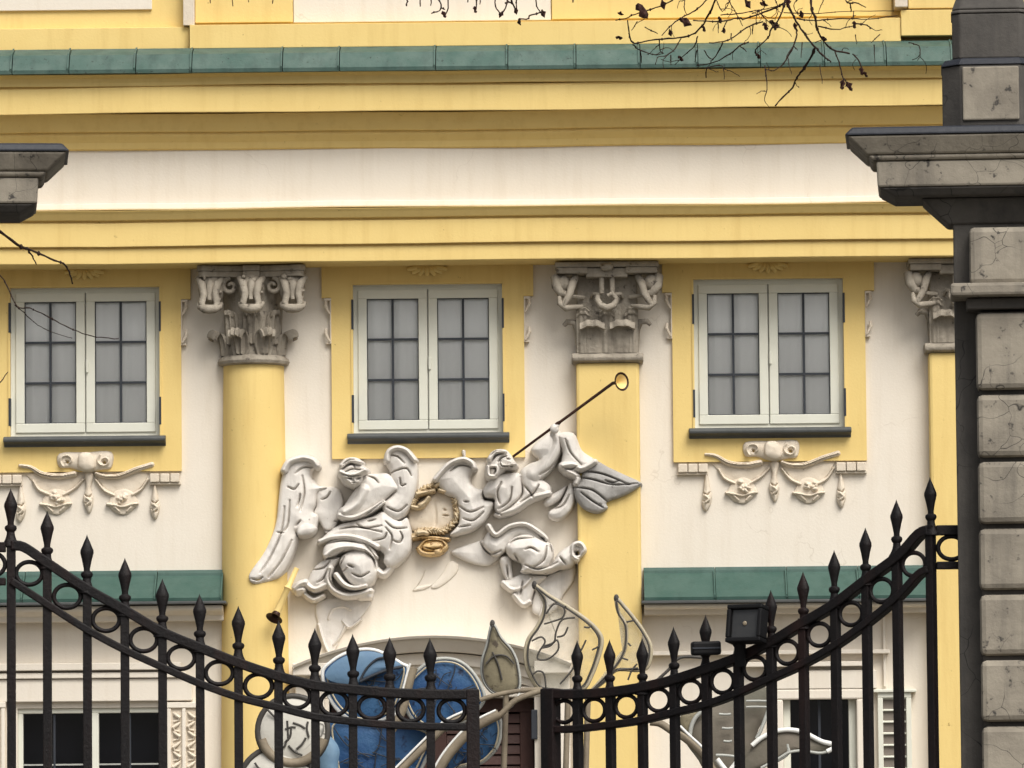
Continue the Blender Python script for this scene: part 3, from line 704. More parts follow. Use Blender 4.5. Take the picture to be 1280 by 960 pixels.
# carved strips beside it
def strip(a, b, y0):
    xa, xb = FX(a, 910), FX(b, 910); zt = FZ(y0, 0, (a+b)/2)
    pl = MB().box(xa, xb, -.06, 0, 1.0, zt).build('carved_pilaster', 'stucco_cream', pal, bevel=.01)
    fr = MB()
    for f_ in (0.07, .5, .93):
        x = xa+(xb-xa)*f_; fr.box(x-.018, x+.018, -.085, -.058, 1.0, zt-.06)
    fr.box(xa, xb, -.09, -.058, zt-.055, zt-.002); fr.build('pilaster_border', 'cream', pl, bevel=.006)
    rr = random.Random(int(a))
    for f_ in (.285, .715):
        mb = MB(); x = xa+(xb-xa)*f_; z = zt-.10; s_ = 1
        while z > 1.1:
            mb.tube([(x-s_*.032, -.06, z), (x-s_*.01, -.085, z-.02), (x+s_*.03, -.082, z-.045), (x+s_*.02, -.065, z-.075), (x-s_*.028, -.07, z-.085)], [.010, .016, .018, .014, .009], 6)
            z -= rr.uniform(.085, .105); s_ = -s_
        mb.build('carved_rope', 'stucco_cream', pl, smooth=60)
strip(209, 252, 878); strip(-40, 8, 878)
o = bpy.data.objects.new('ground_floor_window', None); COL.objects.link(o); o.parent = pal
bx(MB(), 800, 1112, 813, 818, .12, ref=815).build('head_moulding', 'cream', o, bevel=.006)
bx(MB(), 930, 1090, 827, 833, .14, ref=830).build('head_moulding', 'cream', o, bevel=.006)
bx(MB(), 955, 1096, 838, 861, .10, ref=850).build('lintel', 'cream', o, bevel=.008)
bx(MB(), 1104, 1107, 770, 858, .05, ref=810).build('wall_batten', 'cream', o, bevel=.004)
l, r, t, bq = RWIN[0], RWIN[1], RWIN[2], RWIN[3]
ring(MB(), l-.10, r+.10, bq-.1, t+.02, .098, -.10, 0.0).build('window_architrave', 'cream', o, bevel=.015)
ring(MB(), l, r, bq, t, .07, .01, .12).build('window_frame', 'frame', o, bevel=.008)
md = (l+r)/2
for q0, q1 in ((l+.07, md), (md, r-.07)):
    MB().add([(q0, .08, bq+.07), (q1, .08, bq+.07), (q1, .08, t-.07), (q0, .08, t-.07)], [(0,1,2,3)]).build('pane', 'glass', o)
MB().box(md-.012, md+.012, .06, .10, bq+.07, t-.07).build('glazing_bar', 'muntin', o)
# louvred shutter
xa, xb = FX(1097, 910), FX(1139, 910); zt = FZ(866, 0, 1118)
sh = ring(MB(), xa, xb, 1.2, zt, .05, -.09, 0.0, .06).box(xa-.04, xb+.05, -.12, 0, zt+.001, zt+.03).build('shutter', 'frame', pal, bevel=.006)
MB().box(xa+.05, xb-.05, -.035, -.0, 1.26, zt-.05).build('louvre_backing', 'louvre', sh)
k = 0; z = zt-.06
while z > 1.35:
    MB().profile_x([(-.062, z-.004), (-.064, z+.004), (-.036, z+.016), (-.034, z+.009)], xa+.051, xb-.051).build('slat', 'frame', sh)
    z -= .112
# left jamb moulding beyond the right window, right of the lantern
# ------------------------------------------------------------------ doorway
o = bpy.data.objects.new('doorway', None); COL.objects.link(o); o.parent = pal
l, r, t = DOOR[0], DOOR[1], DOOR[2]
cxd = (l+r)/2
for s_, nm in ((-1, 'door_leaf'), (1, 'door_leaf')):
    x0, x1 = (l+.01, cxd-.006) if s_ < 0 else (cxd+.006, r-.01)
    lf = ring(MB(), x0, x1, .05, t-.004, .13, .12, .19, .2)
    z = t-.14
    while z > .3:
        lf.profile_x([(.125, z-.10), (.145, z-.012), (.18, z-.012), (.18, z-.10)], x0+.131, x1-.131); z -= .1
    lf.build(nm, 'door', o, bevel=.004)
MB().box(l, r, .30, .34, 0, t).build('door_backing', 'dark_room', o)
for s_ in (-1, 1):
    xj = l if s_ < 0 else r
    MB().box(min(xj, xj+s_*.13), max(xj, xj+s_*.13), -.12, .2, 0, t+.001).build('door_jamb', 'cream', o, bevel=.01)
MB().box(r-.03, r+.03, -.15, .1, FZ(925), FZ(888)).build('door_hinge', 'muntin', o, bevel=.008)
MB().box(l-.13, r+.13, -.12, .2, t+.002, t+.10).build('door_lintel', 'cream', o, bevel=.01)
# segmental pediment
ap = P(540, 795, -.25); e0 = P(366, 832, -.25)
half = ap.x-e0.x; sag = 36/PXF; R = (half*half+sag*sag)/(2*sag); zc0 = ap.z-R
amax = math.asin(half/R)
def arc_band(name, r0, r1, p0, p1, m='cream', am=amax):
    mb = MB(); n_ = 40; vs_ = []
    for i in range(n_+1):
        a = -am+2*am*i/n_
        for rr, yy in ((r0, -p0), (r1, -p1), (r1, 0), (r0, 0)):
            vs_.append((ap.x+rr*math.sin(a), yy, zc0+rr*math.cos(a)))
    fs = [(i*4+k, i*4+(k+1) % 4, i*4+4+(k+1) % 4, i*4+4+k) for i in range(n_) for k in range(4)]+[(0,1,2,3), tuple(n_*4+k for k in (3,2,1,0))]
    mb.add(vs_, fs); return mb.build(name, m, o, bevel=.006)
arc_band('pediment_moulding', R-.03, R, .40, .42)
arc_band('pediment_moulding', R-.15, R-.031, .26, .37)
arc_band('pediment_moulding', R-.27, R-.16, .16, .18)
arc_band('pediment_moulding', R-.34, R-.271, .10, .12)
for s_ in (-1, 1):
    xx = ap.x+s_*half
    MB().box(min(xx, xx-s_*.36), max(xx, xx-s_*.36), -.36, 0, e0.z-.10, e0.z+.02).build('pediment_impost', 'cream', o, bevel=.01)
    MB().box(min(xx-s_*.02, xx-s_*.30), max(xx-s_*.02, xx-s_*.30), -.22, 0, 0, e0.z-.103).build('portal_pilaster', 'cream', o, bevel=.01)
# faint feather tips carved low into the wall between the two angels
Z4 = zc(500, 540, 4.8)
relief('low_feather', [('stroke', Z4((80,950),(130,880),(150,830)), 1.0, .8, .0, .02), ('fill', Z4((185,930),(240,865),(300,775),(345,790),(350,825),(325,865),(260,920),(215,940)), .004, .022, 6), ('fill', Z4((75,955),(110,925),(190,915),(150,945)), .003, .02, 4)], 'cream', pal, Yref=0.0, wob=.001)
# ================================================================== ANGELS
Z1 = zc(300, 530, 3.84); Z2 = zc(540, 450, 3.0); Z3 = zc(290, 720, 4.0)
an1 = thing('angel_relief', 'white stucco angel with bowed head, tall drooping wing lying over the round column', 'sculpture')
wb = lambda x, y: np.clip(.31-(x-320)*.0022, .14, .33)
wing = [('fill', Z1((225,185),(262,163),(320,160),(362,178),(372,205),(345,215),(340,255),(368,292),(420,302),(372,325),(362,385),(350,420),(375,440),(365,500),(345,530),(292,540),(268,520),(274,560),(255,622),(225,690),(185,740),(120,765),(70,772),(48,750),(52,715),(110,630),(150,550),(175,470),(185,380),(195,290),(210,220)), wb, .09, 14),
        ('stroke', Z1((215,225),(240,185),(300,165),(350,175),(370,200)), 4.5, 3.5, lambda x, y: wb(x, y)+.08, .06),
        ('fill', Z1((275,520),(290,490),(330,480),(366,498),(345,530),(292,540)), lambda x, y: wb(x, y)+.09, .05, 5)]
for pts in ([(268,240),(300,212),(350,207)], [(232,305),(262,315),(282,292)], [(240,370),(232,480),(210,520)], [(275,400),(285,370),(290,340)], [(180,522),(210,526)], [(268,490),(290,465)], [(60,748),(90,752),(110,740)], [(300,250),(310,330),(290,420)], [(215,400),(200,520),(150,640),(100,720)], [(250,560),(200,660),(140,740)]):
    wing.append(('cut', Z1(*pts), 1.3, .045))
relief('wing', wing, 'stucco', an1)
wing = [('fill', Z1((705,150),(725,118),(770,113),(815,140),(845,180),(852,250),(845,320),(820,390),(790,440),(745,462),(700,440),(682,400),(690,370),(740,330),(725,270),(718,220),(703,190)), .17, .12, 16),
        ('stroke', Z1((706,175),(715,135),(755,116),(800,130),(838,175)), 3.6, 3.0, .25, .06)]
for pts in ([(700,248),(750,225),(800,215),(822,250)], [(768,262),(775,295),(795,292)], [(725,150),(760,160),(790,190)], [(690,372),(720,345),(748,322)], [(705,400),(760,420),(800,390)]):
    wing.append(('cut', Z1(*pts), 1.2, .05))
relief('wing', wing, 'stucco', an1)
body = [('fill', Z1((340,258),(380,300),(440,298),(480,320),(492,380),(470,460),(445,505),(410,520),(380,470),(350,425),(365,380)), .10, .07, 10),
        ('fill', Z1((570,290),(600,245),(660,238),(712,240),(762,300),(742,335),(690,372),(640,408),(560,452),(500,467),(468,440),(474,410),(500,390),(540,330)), .20, .11, 16),
        ('stroke', Z1((600,320),(565,385),(505,425)), 9, 7, .25, .09),
        ('stroke', Z1((480,440),(540,452),(620,420),(690,375)), 3, 2.4, .28, .035),
        ('fill', Z1((382,565),(420,522),(480,483),(560,462),(640,442),(690,420),(760,465),(800,450),(815,490),(822,540),(815,610),(770,665),(720,690),(690,660),(690,620),(640,590),(560,560),(470,548),(420,570)), .18, .11, 14),
        ('stroke', Z1((385,565),(440,545),(520,540),(600,560),(660,590)), 2.8, 2.8, .27, .035),
        ('fill', Z1((405,640),(400,600),(430,565),(500,550),(580,560),(640,600),(658,640),(640,645),(560,610),(490,615),(450,632)), .22, .09, 8),
        ('stroke', Z1((412,632),(450,605),(520,590),(600,605),(650,640)), 2.6, 2.6, .29, .035),
        ('fill', Z1((325,750),(360,682),(430,640),(480,640),(442,700),(415,760),(390,795),(345,790)), .13, .12, 12),
        ('fill', Z1((488,700),(480,650),(520,615),(600,605),(650,640),(658,700),(640,760),(600,790),(540,772)), .20, .16, 20),
        ('stroke', Z1((432,690),(420,740),(442,790),(500,822),(570,818),(625,800)), 4.2, 3.6, .20, .055),
        ('stroke', Z1((462,725),(500,770),(550,788),(605,778)), 3, 2.4, .27, .045),
        ('fill', Z1((575,800),(630,790),(632,835),(600,840),(565,838)), .16, .07, 5),
        ('stroke', Z1((262,790),(285,770),(312,760)), 4.5, 4.5, .20, .09), ('stroke', Z1((275,800),(300,795)), 5, 4, .18, .08),
        ('stroke', Z1((308,815),(350,842),(398,822)), 3.4, 3.0, .10, .07),
        ('stroke', Z1((320,770),(360,792),(410,770)), 4.5, 4.0, .16, .08),
        ('stroke', Z1((655,700),(690,720),(720,690)), 5, 4, .12, .08),
        ('stroke', Z3((480,210),(500,165),(545,150),(590,165)), 2.6, 2.2, .03, .05), ('stroke', Z3((550,220),(575,250),(600,245),(640,215)), 2.2, 1.6, .03, .04),
        ('fill', Z3((430,120),(680,110),(640,205),(570,262),(535,320),(500,385),(475,380),(450,330),(428,250)), .018, .035, 12),
        ('stroke', Z3((430,240),(450,310),(480,380),(510,390)), 2.4, 2.0, .03, .04), ('stroke', Z3((560,250),(530,310),(505,340)), 1.8, 1.4, .03, .04)]
for pts in ([(432,700),(428,745),(460,790),(510,805)], [(500,640),(480,690),(492,740)], [(600,610),(640,650),(650,700)], [(420,575),(500,562),(590,575)], [(700,500),(730,540),(720,600)], [(560,480),(600,500),(680,490)], [(350,700),(400,690),(430,660)], [(370,760),(400,740),(420,700)], [(612,250),(645,262),(665,285)], [(690,375),(720,345),(748,322)], [(612,468),(650,458)], [(735,560),(765,570),(780,545),(770,520)], [(640,560),(690,550),(705,525)], [(500,610),(460,640),(400,645)], [(600,575),(650,640),(690,690)], [(480,690),(495,705),(515,695)], [(520,680),(545,690)], [(390,360),(415,350),(432,325)], [(455,465),(500,468),(580,450),(690,375)], [(380,470),(400,505),(440,510)], [(480,505),(560,495),(680,520)], [(540,720),(580,735),(620,715)], [(700,470),(740,500),(800,500)]):
    body.append(('cut', Z1(*pts), 1.3, .055))
relief('angel_body', body, 'stucco', an1)
head = [('fill', Z1((482,235),(480,200),(500,172),(540,162),(575,172),(595,205),(602,232),(575,262),(575,285),(550,302),(515,295),(490,270)), .28, .14, 13),
        ('stroke', Z1((488,238),(520,255),(560,250),(602,228)), 3.2, 3.0, .40, .05), ('stroke', Z1((490,205),(530,180),(580,190)), 2.6, 2.4, .40, .035), ('stroke', Z1((520,275),(545,290),(570,282)), 2.6, 2, .38, .04)]
head += [('fill', Z1((506,252),(545,246),(588,246),(584,284),(566,301),(542,306),(518,292)), .27, .11, 10), ('stroke', Z1((548,256),(552,270),(556,278)), 1.6, 2.0, .36, .045), ('stroke', Z1((536,291),(550,294),(562,290)), 1.6, 1.6, .345, .03)]
for pts in ([(492,246),(530,258),(575,252),(600,240)], [(515,205),(540,195),(555,215)], [(522,268),(538,267)], [(564,265),(578,263)], [(540,289),(560,288)], [(500,200),(530,178),(570,178)], [(495,222),(530,200),(580,205)], [(508,235),(545,222),(592,226)]):
    head.append(('cut', Z1(*pts), 1.1, .06))
relief('angel_head', head, 'stucco', an1)

an2 = thing('angel_relief', 'white stucco angel blowing a long raised trumpet, grey-tipped wing spread over the pilaster', 'sculpture')
wing = [('fill', Z4((205,292),(240,222),(320,162),(380,150),(430,172),(445,212),(420,262),(430,312),(480,342),(512,332),(500,400),(560,420),(540,480),(480,560),(400,602),(300,617),(352,550),(352,470),(332,400),(272,370),(240,332)), .15, .10, 14),
        ('stroke', Z4((212,285),(290,198),(370,165),(425,182),(444,215)), 3.4, 3.0, .24, .06),
        ('stroke', Z4((380,112),(385,140)), 2.2, 1.4, .10, .05)]
for pts in ([(420,270),(430,310),(478,338)], [(500,330),(498,380),(508,408)], [(300,235),(360,200),(430,212)], [(385,418),(410,420)], [(350,440),(420,480),(500,450)], [(380,520),(440,530),(500,480)], [(350,570),(420,560)]):
    wing.append(('cut', Z4(*pts), 1.3, .05))
relief('wing', wing, 'stucco', an2)
wb2 = lambda x, y: .235+0*x
wing = [('fill', Z2((612,380),(660,402),(720,430),(775,455),(782,470),(740,500),(700,518),(655,535),(658,558),(620,577),(570,560),(540,520),(533,480),(555,455),(568,420)), wb2, .08, 10),
        ] ; outer = wing ; wing = [('fill', Z2((520,458),(536,500),(522,560),(480,597),(445,592),(438,568),(478,540),(500,500)), .16, .08, 8),
        ('fill', Z2((505,470),(480,520),(435,545),(420,535),(430,515),(470,490)), .13, .07, 6),
        ('fill', Z2((465,282),(530,275),(562,340),(616,380),(600,410),(550,425),(500,428),(484,400),(490,340)), .24, .12, 13),
        ('stroke', Z2((490,400),(530,395),(560,410),(610,385)), 5, 4, .30, .07), ('stroke', Z2((510,420),(545,440),(540,465)), 4, 3.4, .28, .06)]
for pts in ([(545,440),(600,450),(680,470),(770,465)], [(540,480),(600,490),(655,530)], [(570,420),(640,430),(740,470)], [(650,455),(680,462),(700,455)], [(490,405),(520,412),(548,400)], [(445,560),(490,545),(515,505)], [(560,500),(600,530),(640,555)], [(500,300),(520,350),(560,395)]):
    wing.append(('cut', Z2(*pts), 1.3, .05)); outer.append(('cut', Z2(*pts), 1.3, .05))
wing2 = relief('wing', wing, 'stucco', an2)
relief('wing_tip', outer, 'stucco_grimy', an2)['label'] = 'grimy grey wing tip'
body = [('fill', Z2((195,482),(230,440),(290,425),(332,430),(338,500),(312,550),(252,582),(234,550),(235,520),(200,512)), .20, .12, 14),
        ('fill', Z2((330,422),(362,390),(402,372),(372,335),(420,285),(460,268),(482,300),(482,350),(452,400),(402,435),(442,470),(442,512),(390,517),(330,562),(270,587),(232,577),(300,540),(336,500)), .17, .12, 14),
        ('stroke', Z2((255,577),(310,560),(370,520),(440,500)), 3.6, 3, .24, .045),
        ('stroke', Z2((380,430),(430,390),(470,320),(462,275)), 10, 6, .24, .06),
        ('fill', Z2((70,715),(130,690),(185,672),(215,660),(252,690),(262,722),(215,766),(160,762),(108,742)), .05, .05, 10),
        ('fill', Z2((195,700),(195,670),(215,640),(240,662),(290,630),(350,618),(405,648),(425,672),(400,690),(330,660),(290,690),(270,720),(235,735)), .14, .09, 9),
        ('stroke', Z2((212,622),(240,656),(290,624),(350,616),(408,650),(430,672)), 2.8, 2.4, .23, .045),
        ('fill', Z2((278,700),(310,665),(362,655),(422,680),(448,690),(452,740),(422,790),(382,800),(338,797),(336,762),(292,738)), .20, .16, 18),
        ('fill', Z2((332,792),(372,760),(442,768),(480,720),(530,690),(566,694),(566,732),(540,752),(520,776),(480,782),(430,800),(380,802)), .20, .12, 10),
        ('stroke', Z2((545,740),(570,715),(555,690),(530,698),(528,735),(545,748)), 3, 3, .28, .06),
        ('fill', Z2((256,740),(292,738),(300,790),(300,822),(280,822),(262,790)), .10, .08, 7),
        ('fill', Z2((262,830),(300,815),(340,800),(400,805),(430,812),(400,838),(385,855),(368,905),(350,926),(326,910),(305,868),(285,860)), .09, .09, 9),
        ('fill', Z2((400,830),(430,808),(530,760),(532,822),(492,880),(470,930),(420,955),(375,940),(385,870)), .04, .05, 12),
        ('stroke', Z2((268,835),(300,860),(340,850),(370,820)), 3.4, 2.8, .15, .06), ('stroke', Z2((310,880),(340,915),(365,905)), 3.2, 2.6, .14, .05),
        ('stroke', Z2((388,850),(415,900),(405,955)), 2.4, 2.0, .06, .05), ('stroke', Z2((440,915),(470,905),(500,935)), 2.2, 1.6, .05, .04)]
for pts in ([(345,470),(370,500),(380,520)], [(400,470),(380,500),(330,535)], [(260,460),(245,500),(255,540)], [(430,700),(420,750),(380,780)], [(480,740),(500,765)], [(310,730),(330,760)], [(280,770),(285,815)], [(340,830),(330,880)], [(350,712),(372,706),(400,722)], [(232,540),(240,570),(270,585)], [(440,640),(440,680),(456,740)], [(332,440),(338,500),(300,545),(250,578)], [(410,665),(425,672)], [(180,680),(195,705),(225,725),(258,715)], [(480,300),(482,350),(450,400),(405,432)], [(545,720),(546,732)], [(350,770),(400,785),(470,760)], [(340,795),(400,802),(480,785)], [(290,690),(320,672),(380,668)], [(300,480),(290,530),(250,560)]):
    body.append(('cut', Z2(*pts), 1.4, .06))
body.append(('cut', Z2((540,722),(550,728)), 3.2, .2))
relief('angel_body', body, 'stucco', an2)
head = [('fill', Z4((527,172),(545,127),(590,105),(640,114),(674,160),(692,200),(640,217),(610,250),(582,270),(536,275),(527,220)), .26, .14, 12),
        ('stroke', Z4((530,215),(533,265),(575,268),(583,218),(548,212)), 2.4, 2.0, .36, .05), ('stroke', Z4((600,190),(620,212),(690,200)), 2.4, 2.0, .36, .04), ('stroke', Z4((540,170),(570,130),(630,125)), 2.8, 2.4, .38, .03)]
for pts in ([(552,222),(575,226),(572,250)], [(602,180),(615,212),(690,210)], [(580,270),(610,272),(640,285)], [(640,165),(660,168)], [(545,150),(575,120),(610,118)], [(555,175),(580,145),(620,135)], [(590,185),(610,160),(640,150)], [(660,212),(680,208)]):
    head.append(('cut', Z4(*pts), 1.2, .07))
relief('angel_head', head, 'stucco', an2)
# ------------------------------------------------------------------ gilded wreath and shield between them
wr = thing('wreath_cartouche', 'gilded laurel wreath and crown round a pale oval shield, held between the two angels', 'ornament')
relief('shield', [('fill', Z4((60,452),(120,402),(180,372),(260,332),(338,392),(350,470),(320,540),(230,592),(150,592),(62,582),(38,520)), .05, .05, 14), ('cut', Z4((205,420),(212,500),(205,580)), 2.5, .015), ('cut', Z4((255,495),(290,498)), 1.0, .03), ('cut', Z4((262,458),(272,468)), 1.4, .03), ('cut', Z4((40,490),(48,550),(65,580)), 1.6, .03)], 'stucco_cream', wr, step=.8)
lv = []
rr = random.Random(5)
for path, b0 in (([(65,440),(95,385),(150,332),(215,320)], .12), ([(68,640),(115,592),(185,588),(255,590),(335,525),(340,470),(325,395)], .11)):
    pl = cat_rom(path, 4, False)
    lv.append(('stroke', Z4(*path), 2.6, 2.6, b0-.03, .05))
    for i in range(0, len(pl)-1, 1):
        q = pl[i]; d = pl[i+1]-q; d = d/max(np.hypot(*d), 1e-6)
        for s_ in (-1, 1):
            e = q+d*20+np.array([-d[1], d[0]])*s_*17
            lv.append(('stroke', Z4(tuple(q), tuple((q+e)/2+d*3), tuple(e)), 2.0, 1.0, b0+rr.uniform(-.02, .03), .05))
lv += [('stroke', Z4((105,372),(150,362),(200,350)), 3.4, 2.6, .16, .06), ('stroke', Z4((120,440),(150,420),(170,392)), 3.6, 2.6, .16, .06), ('stroke', Z4((70,445),(110,452),(140,440)), 2.6, 2.6, .15, .05),
       ('stroke', Z4((215,322),(250,300),(285,330),(270,355),(235,345)), 2.6, 2.2, .15, .05), ('stroke', Z4((110,605),(140,600),(160,606)), 3.4, 3.0, .17, .06)]
relief('laurel_wreath', lv, 'palegold', wr, step=.7, wob=.003)
cr = [('stroke', Z4((112,695),(150,655),(200,645),(250,655),(272,685),(240,718),(180,728),(130,718),(110,695)), 3.0, 3.0, .10, .06), ('fill', Z4((130,685),(160,665),(230,660),(258,682),(225,705),(160,710)), .12, .07, 5), ('stroke', Z4((75,635),(140,628),(220,632),(290,640)), 2.4, 2.2, .10, .05), ('fill', Z4((205,705),(240,695),(250,725),(215,738)), .14, .05, 4),
      ('cut', Z4((125,690),(160,652),(240,652),(268,680)), 1.0, .05), ('cut', Z4((150,690),(200,700),(245,692)), .9, .05)]
relief('crown', cr, 'gold', wr, step=.7, wob=.003)
# ------------------------------------------------------------------ trumpets
def trumpet(label, a, b, ya, yb, r0, r1, bell_dir, mt, bm, bell, gilt=False):
    o = thing('trumpet', label, 'trumpet')
    pa, pb = P(*a, ya), P(*b, yb); d = (pb-pa).normalized()
    MB().tube([pa, pa+(pb-pa)*.4, pa+(pb-pa)*.45, pa+(pb-pa)*.48, pb], [r0, r0*1.1, r0*1.7, r0*1.15, r1], 10).build('trumpet_tube', mt, o, smooth=50)
    mb = MB(); n_ = 18
    v = (bell_dir).normalized()
    pts = [pb+v*bell[0]*t for t in (0, .35, .6, .8, .93, 1.0)]
    rs = [r1, r1*1.2, bell[1]*.42, bell[1]*.68, bell[1]*.9, bell[1]]
    u = v.orthogonal().normalized(); w_ = v.cross(u)
    prs = list(zip(pts, rs))+[(pts[5]-v*.004, rs[5]*.82), (pts[4]-v*.01, rs[4]*.84), (pts[3]-v*.01, rs[3]*.86), (pts[1], r1*.9)]
    vs_ = [p+(u*math.cos(2*math.pi*k/n_)+w_*math.sin(2*math.pi*k/n_))*r_ for p, r_ in prs for k in range(n_)]
    fs = [(i*n_+k, i*n_+(k+1) % n_, (i+1)*n_+(k+1) % n_, (i+1)*n_+k) for i in range(len(prs)-1) for k in range(n_)]
    mb.add(vs_, fs); tb = mb.build('trumpet_bell', bm, o, smooth=60)
    if gilt:
        ic = MB(); rr_ = [(.97, .76), (.85, .58), (.6, .3), (.4, .1)]
        ic.add([pb+v*bell[0]*t+(u*math.cos(2*math.pi*k/n_)+w_*math.sin(2*math.pi*k/n_))*bell[1]*f for t, f in rr_ for k in range(n_)], [(i*n_+k, (i+1)*n_+k, (i+1)*n_+(k+1) % n_, i*n_+(k+1) % n_) for i in range(3) for k in range(n_)]+[tuple(3*n_+k for k in range(n_))])
        ic.build('bell_lining', 'bright_gold', tb, smooth=60)
    return o
t2 = trumpet('long dark bronze trumpet raised to upper right across the flat pilaster', (641, 571), (766, 479), -.42, -.55, .0125, .0155, Vector((.62, -.72, .05)), 'bronze', 'bronze', (.13, .092), True)
MB().blob(P(693, 536, -.47), .045, .045, .05).tube([P(690, 545, -.44), P(694, 535, -.5), P(698, 530, -.47)], .02, 7).build('gripping_hand', 'stucco', an2, smooth=60)
t1 = trumpet('golden trumpet pointing down with dark bell beside the round column', (371, 710), (346, 766), -.36, -.40, .026, .036, Vector((-.35, -.5, -.8)), 'bright_gold', 'bronze', (.07, .085))
# ================================================================== GATE
YG = -36.0
FIN = [(0, 0), (.004, -.012), (.010, -.025), (.0255, -.062), (.026, -.072), (.019, -.10), (.0125, -.132), (.0125, -.142), (.022, -.148), (.024, -.156), (.021, -.164), (.0155, -.170), (.0165, -.182), (.0205, -.196), (.027, -.210), (.034, -.220), (.034, -.226), (.018, -.230)]
fin_me = MB().lathe(FIN[::-1], (0, 0, 0), 14, sy=.72).mesh('spearhead', 'iron', 35)
def torus_me(rx, rz, rt):
    pts = [(rx*math.cos(a), 0, rz*math.sin(a)) for a in np.linspace(0, 2*math.pi, 28, endpoint=False)]
    mb = MB(); mb.tube(pts, rt, 8, closed=True, up=Vector((0, 1, 0))); return mb.mesh('ring', 'iron', 60)
ring_me = torus_me(.0515, .0445, .0088)
class Plane:
    def __init__(s, o, d): s.o = o; s.d = d.normalized(); s.n = Vector((-s.d.y, s.d.x, 0))
    def hit(s, px, py):
        r_ = ray(px, py); t = (s.o-CAM).dot(s.n)/r_.dot(s.n); return CAM+r_*t
    def uz(s, px, py):
        p = s.hit(px, py); return (p-s.o).dot(s.d), p.z
    def pt(s, u, z, w_=0.0):
        p = s.o+s.d*u+s.n*w_; return Vector((p.x, p.y, z))
    def ang(s): return math.atan2(s.d.y, s.d.x)
def poly_at(pl, x):
    return float(np.interp(x, [p[0] for p in pl], [p[1] for p in pl]))
def gate_leaf(label, pln, bars, top, bot, tips, stile_px, stile_w, group='wrought iron leaves of the gate'):
    root = thing('gate_leaf', label, 'gate', group)
    ct = cat_rom(sorted(top), 4, False); cb = cat_rom(sorted(bot), 4, False)
    sd_ = pln.n; up = Vector((0, 0, 1))
    def rail(nm, curve, hh_):
        pts = [pln.pt(*pln.uz(*q)) for q in curve]
        mb = MB(); mb.ribbon(pts, sd_, up, .026, hh_); return mb.build(nm, 'iron', root, bevel=.005)
    rail('top_rail', ct, .019); rail('lower_rail', cb, .0145)
    rot = pln.ang()
    us = []
    for x, ty in zip(bars, tips):
        yt, yb_ = poly_at(ct, x), poly_at(cb, x)
        u, zt = pln.uz(x, yt); _, zb_ = pln.uz(x, yb_); us.append((u, zt, zb_))
        mb = MB().box(-.0165, .0165, -.0165, .0165, .12, zt+.02)
        p = pln.pt(u, 0)
        b_ = mb.build('bar', 'iron', root, bevel=.003, loc=p); b_.rotation_euler.z = rot
        _, ztip = pln.uz(x, ty)
        f_ = obj('spearhead', fin_me, b_, 0, (random.uniform(-.002, .002), 0, ztip))
        f_.rotation_euler = (random.uniform(-.01, .01), random.uniform(-.012, .012), 0)
    su, sz = pln.uz(stile_px, poly_at(ct, stile_px)); _, szb = pln.uz(stile_px, poly_at(cb, stile_px))
    st = MB().box(-stile_w/2, stile_w/2, -.03, .03, .06, sz+.02).build('stile', 'iron', root, bevel=.005, loc=pln.pt(su, 0)); st.rotation_euler.z = rot
    us.append((su, sz, szb)); us.sort()
    for (u0, a0, b0), (u1, a1, b1) in zip(us[:-1], us[1:]):
        zc_ = (a0+b0+a1+b1)/4; q = obj('ring', ring_me, root, 0, pln.pt((u0+u1)/2, zc_)); q.rotation_euler.z = rot
        q.scale = (random.uniform(.98, 1.02), 1, random.uniform(.98, 1.02))
    for zz in (.16, 1.15):
        MB().ribbon([pln.pt(us[0][0], zz), pln.pt(us[-1][0], zz)], sd_, up, .014, .022).build('cross_rail', 'iron', root)
    return root
lplane = Plane(P(14, 700, YG), Vector((1, 0, 0)))
lx = [14, 59, 109, 156, 203, 250, 298, 348, 394, 441, 488, 538]
ltip = [610, 638, 668, 697, 723, 742, 757, 775, 785, 792, 796, 797]
ltop = [(14, 682), (30, 684), (57, 702), (107, 735), (155, 762), (203, 790), (251, 810), (299, 829), (347, 845), (395, 857), (442, 862), (487, 866), (537, 868), (596, 868)]
lbot = [(14, 726), (57, 754), (107, 786), (155, 812), (203, 834), (251, 855), (299, 872), (347, 884), (395, 896), (442, 902), (487, 906), (537, 908), (596, 909)]
g1 = gate_leaf('black iron gate leaf with spearheads, closed, beside the shorter pillar cap', lplane, lx, ltop, lbot, ltip, 591, .05)
W_L = (lplane.hit(591, 868)-lplane.o).dot(lplane.d)
hinge = P(1163, 700, YG)
best = None
for th in np.linspace(.2, 1.0, 400):
    fp = Vector((hinge.x-W_L*math.cos(th), hinge.y+W_L*math.sin(th), 0))
    r_ = ray(688, 868); t = (fp.y-CAM.y)/r_.y; e = abs(CAM.x+r_.x*t-fp.x)
    if best is None or e < best[0]: best = (e, th)
TH = best[1]
rplane = Plane(Vector((hinge.x, hinge.y, 0)), Vector((-math.cos(TH), math.sin(TH), 0)))
rx_ = [1163, 1121, 1083, 1044, 1004, 964, 923, 883, 843, 803, 763, 722]
rtip = [596, 624, 659, 687, 714, 737, 755, 768, 783, 797, 799, 800]
rtop = [(1163, 663), (1150, 668), (1125, 695), (1087, 723), (1042, 757), (1003, 780), (963, 804), (922, 823), (883, 837), (843, 850), (805, 859), (765, 865), (722, 868), (688, 867)]
rbot = [(1163, 712), (1150, 718), (1125, 745), (1087, 777), (1042, 809), (1003, 831), (963, 849), (922, 867), (883, 881), (842, 891), (805, 900), (765, 906), (722, 911), (690, 912)]
g2 = gate_leaf('black iron gate leaf with spearheads, swung inward, carrying the square floodlight', rplane, rx_, rtop, rbot, rtip, 688, .062)
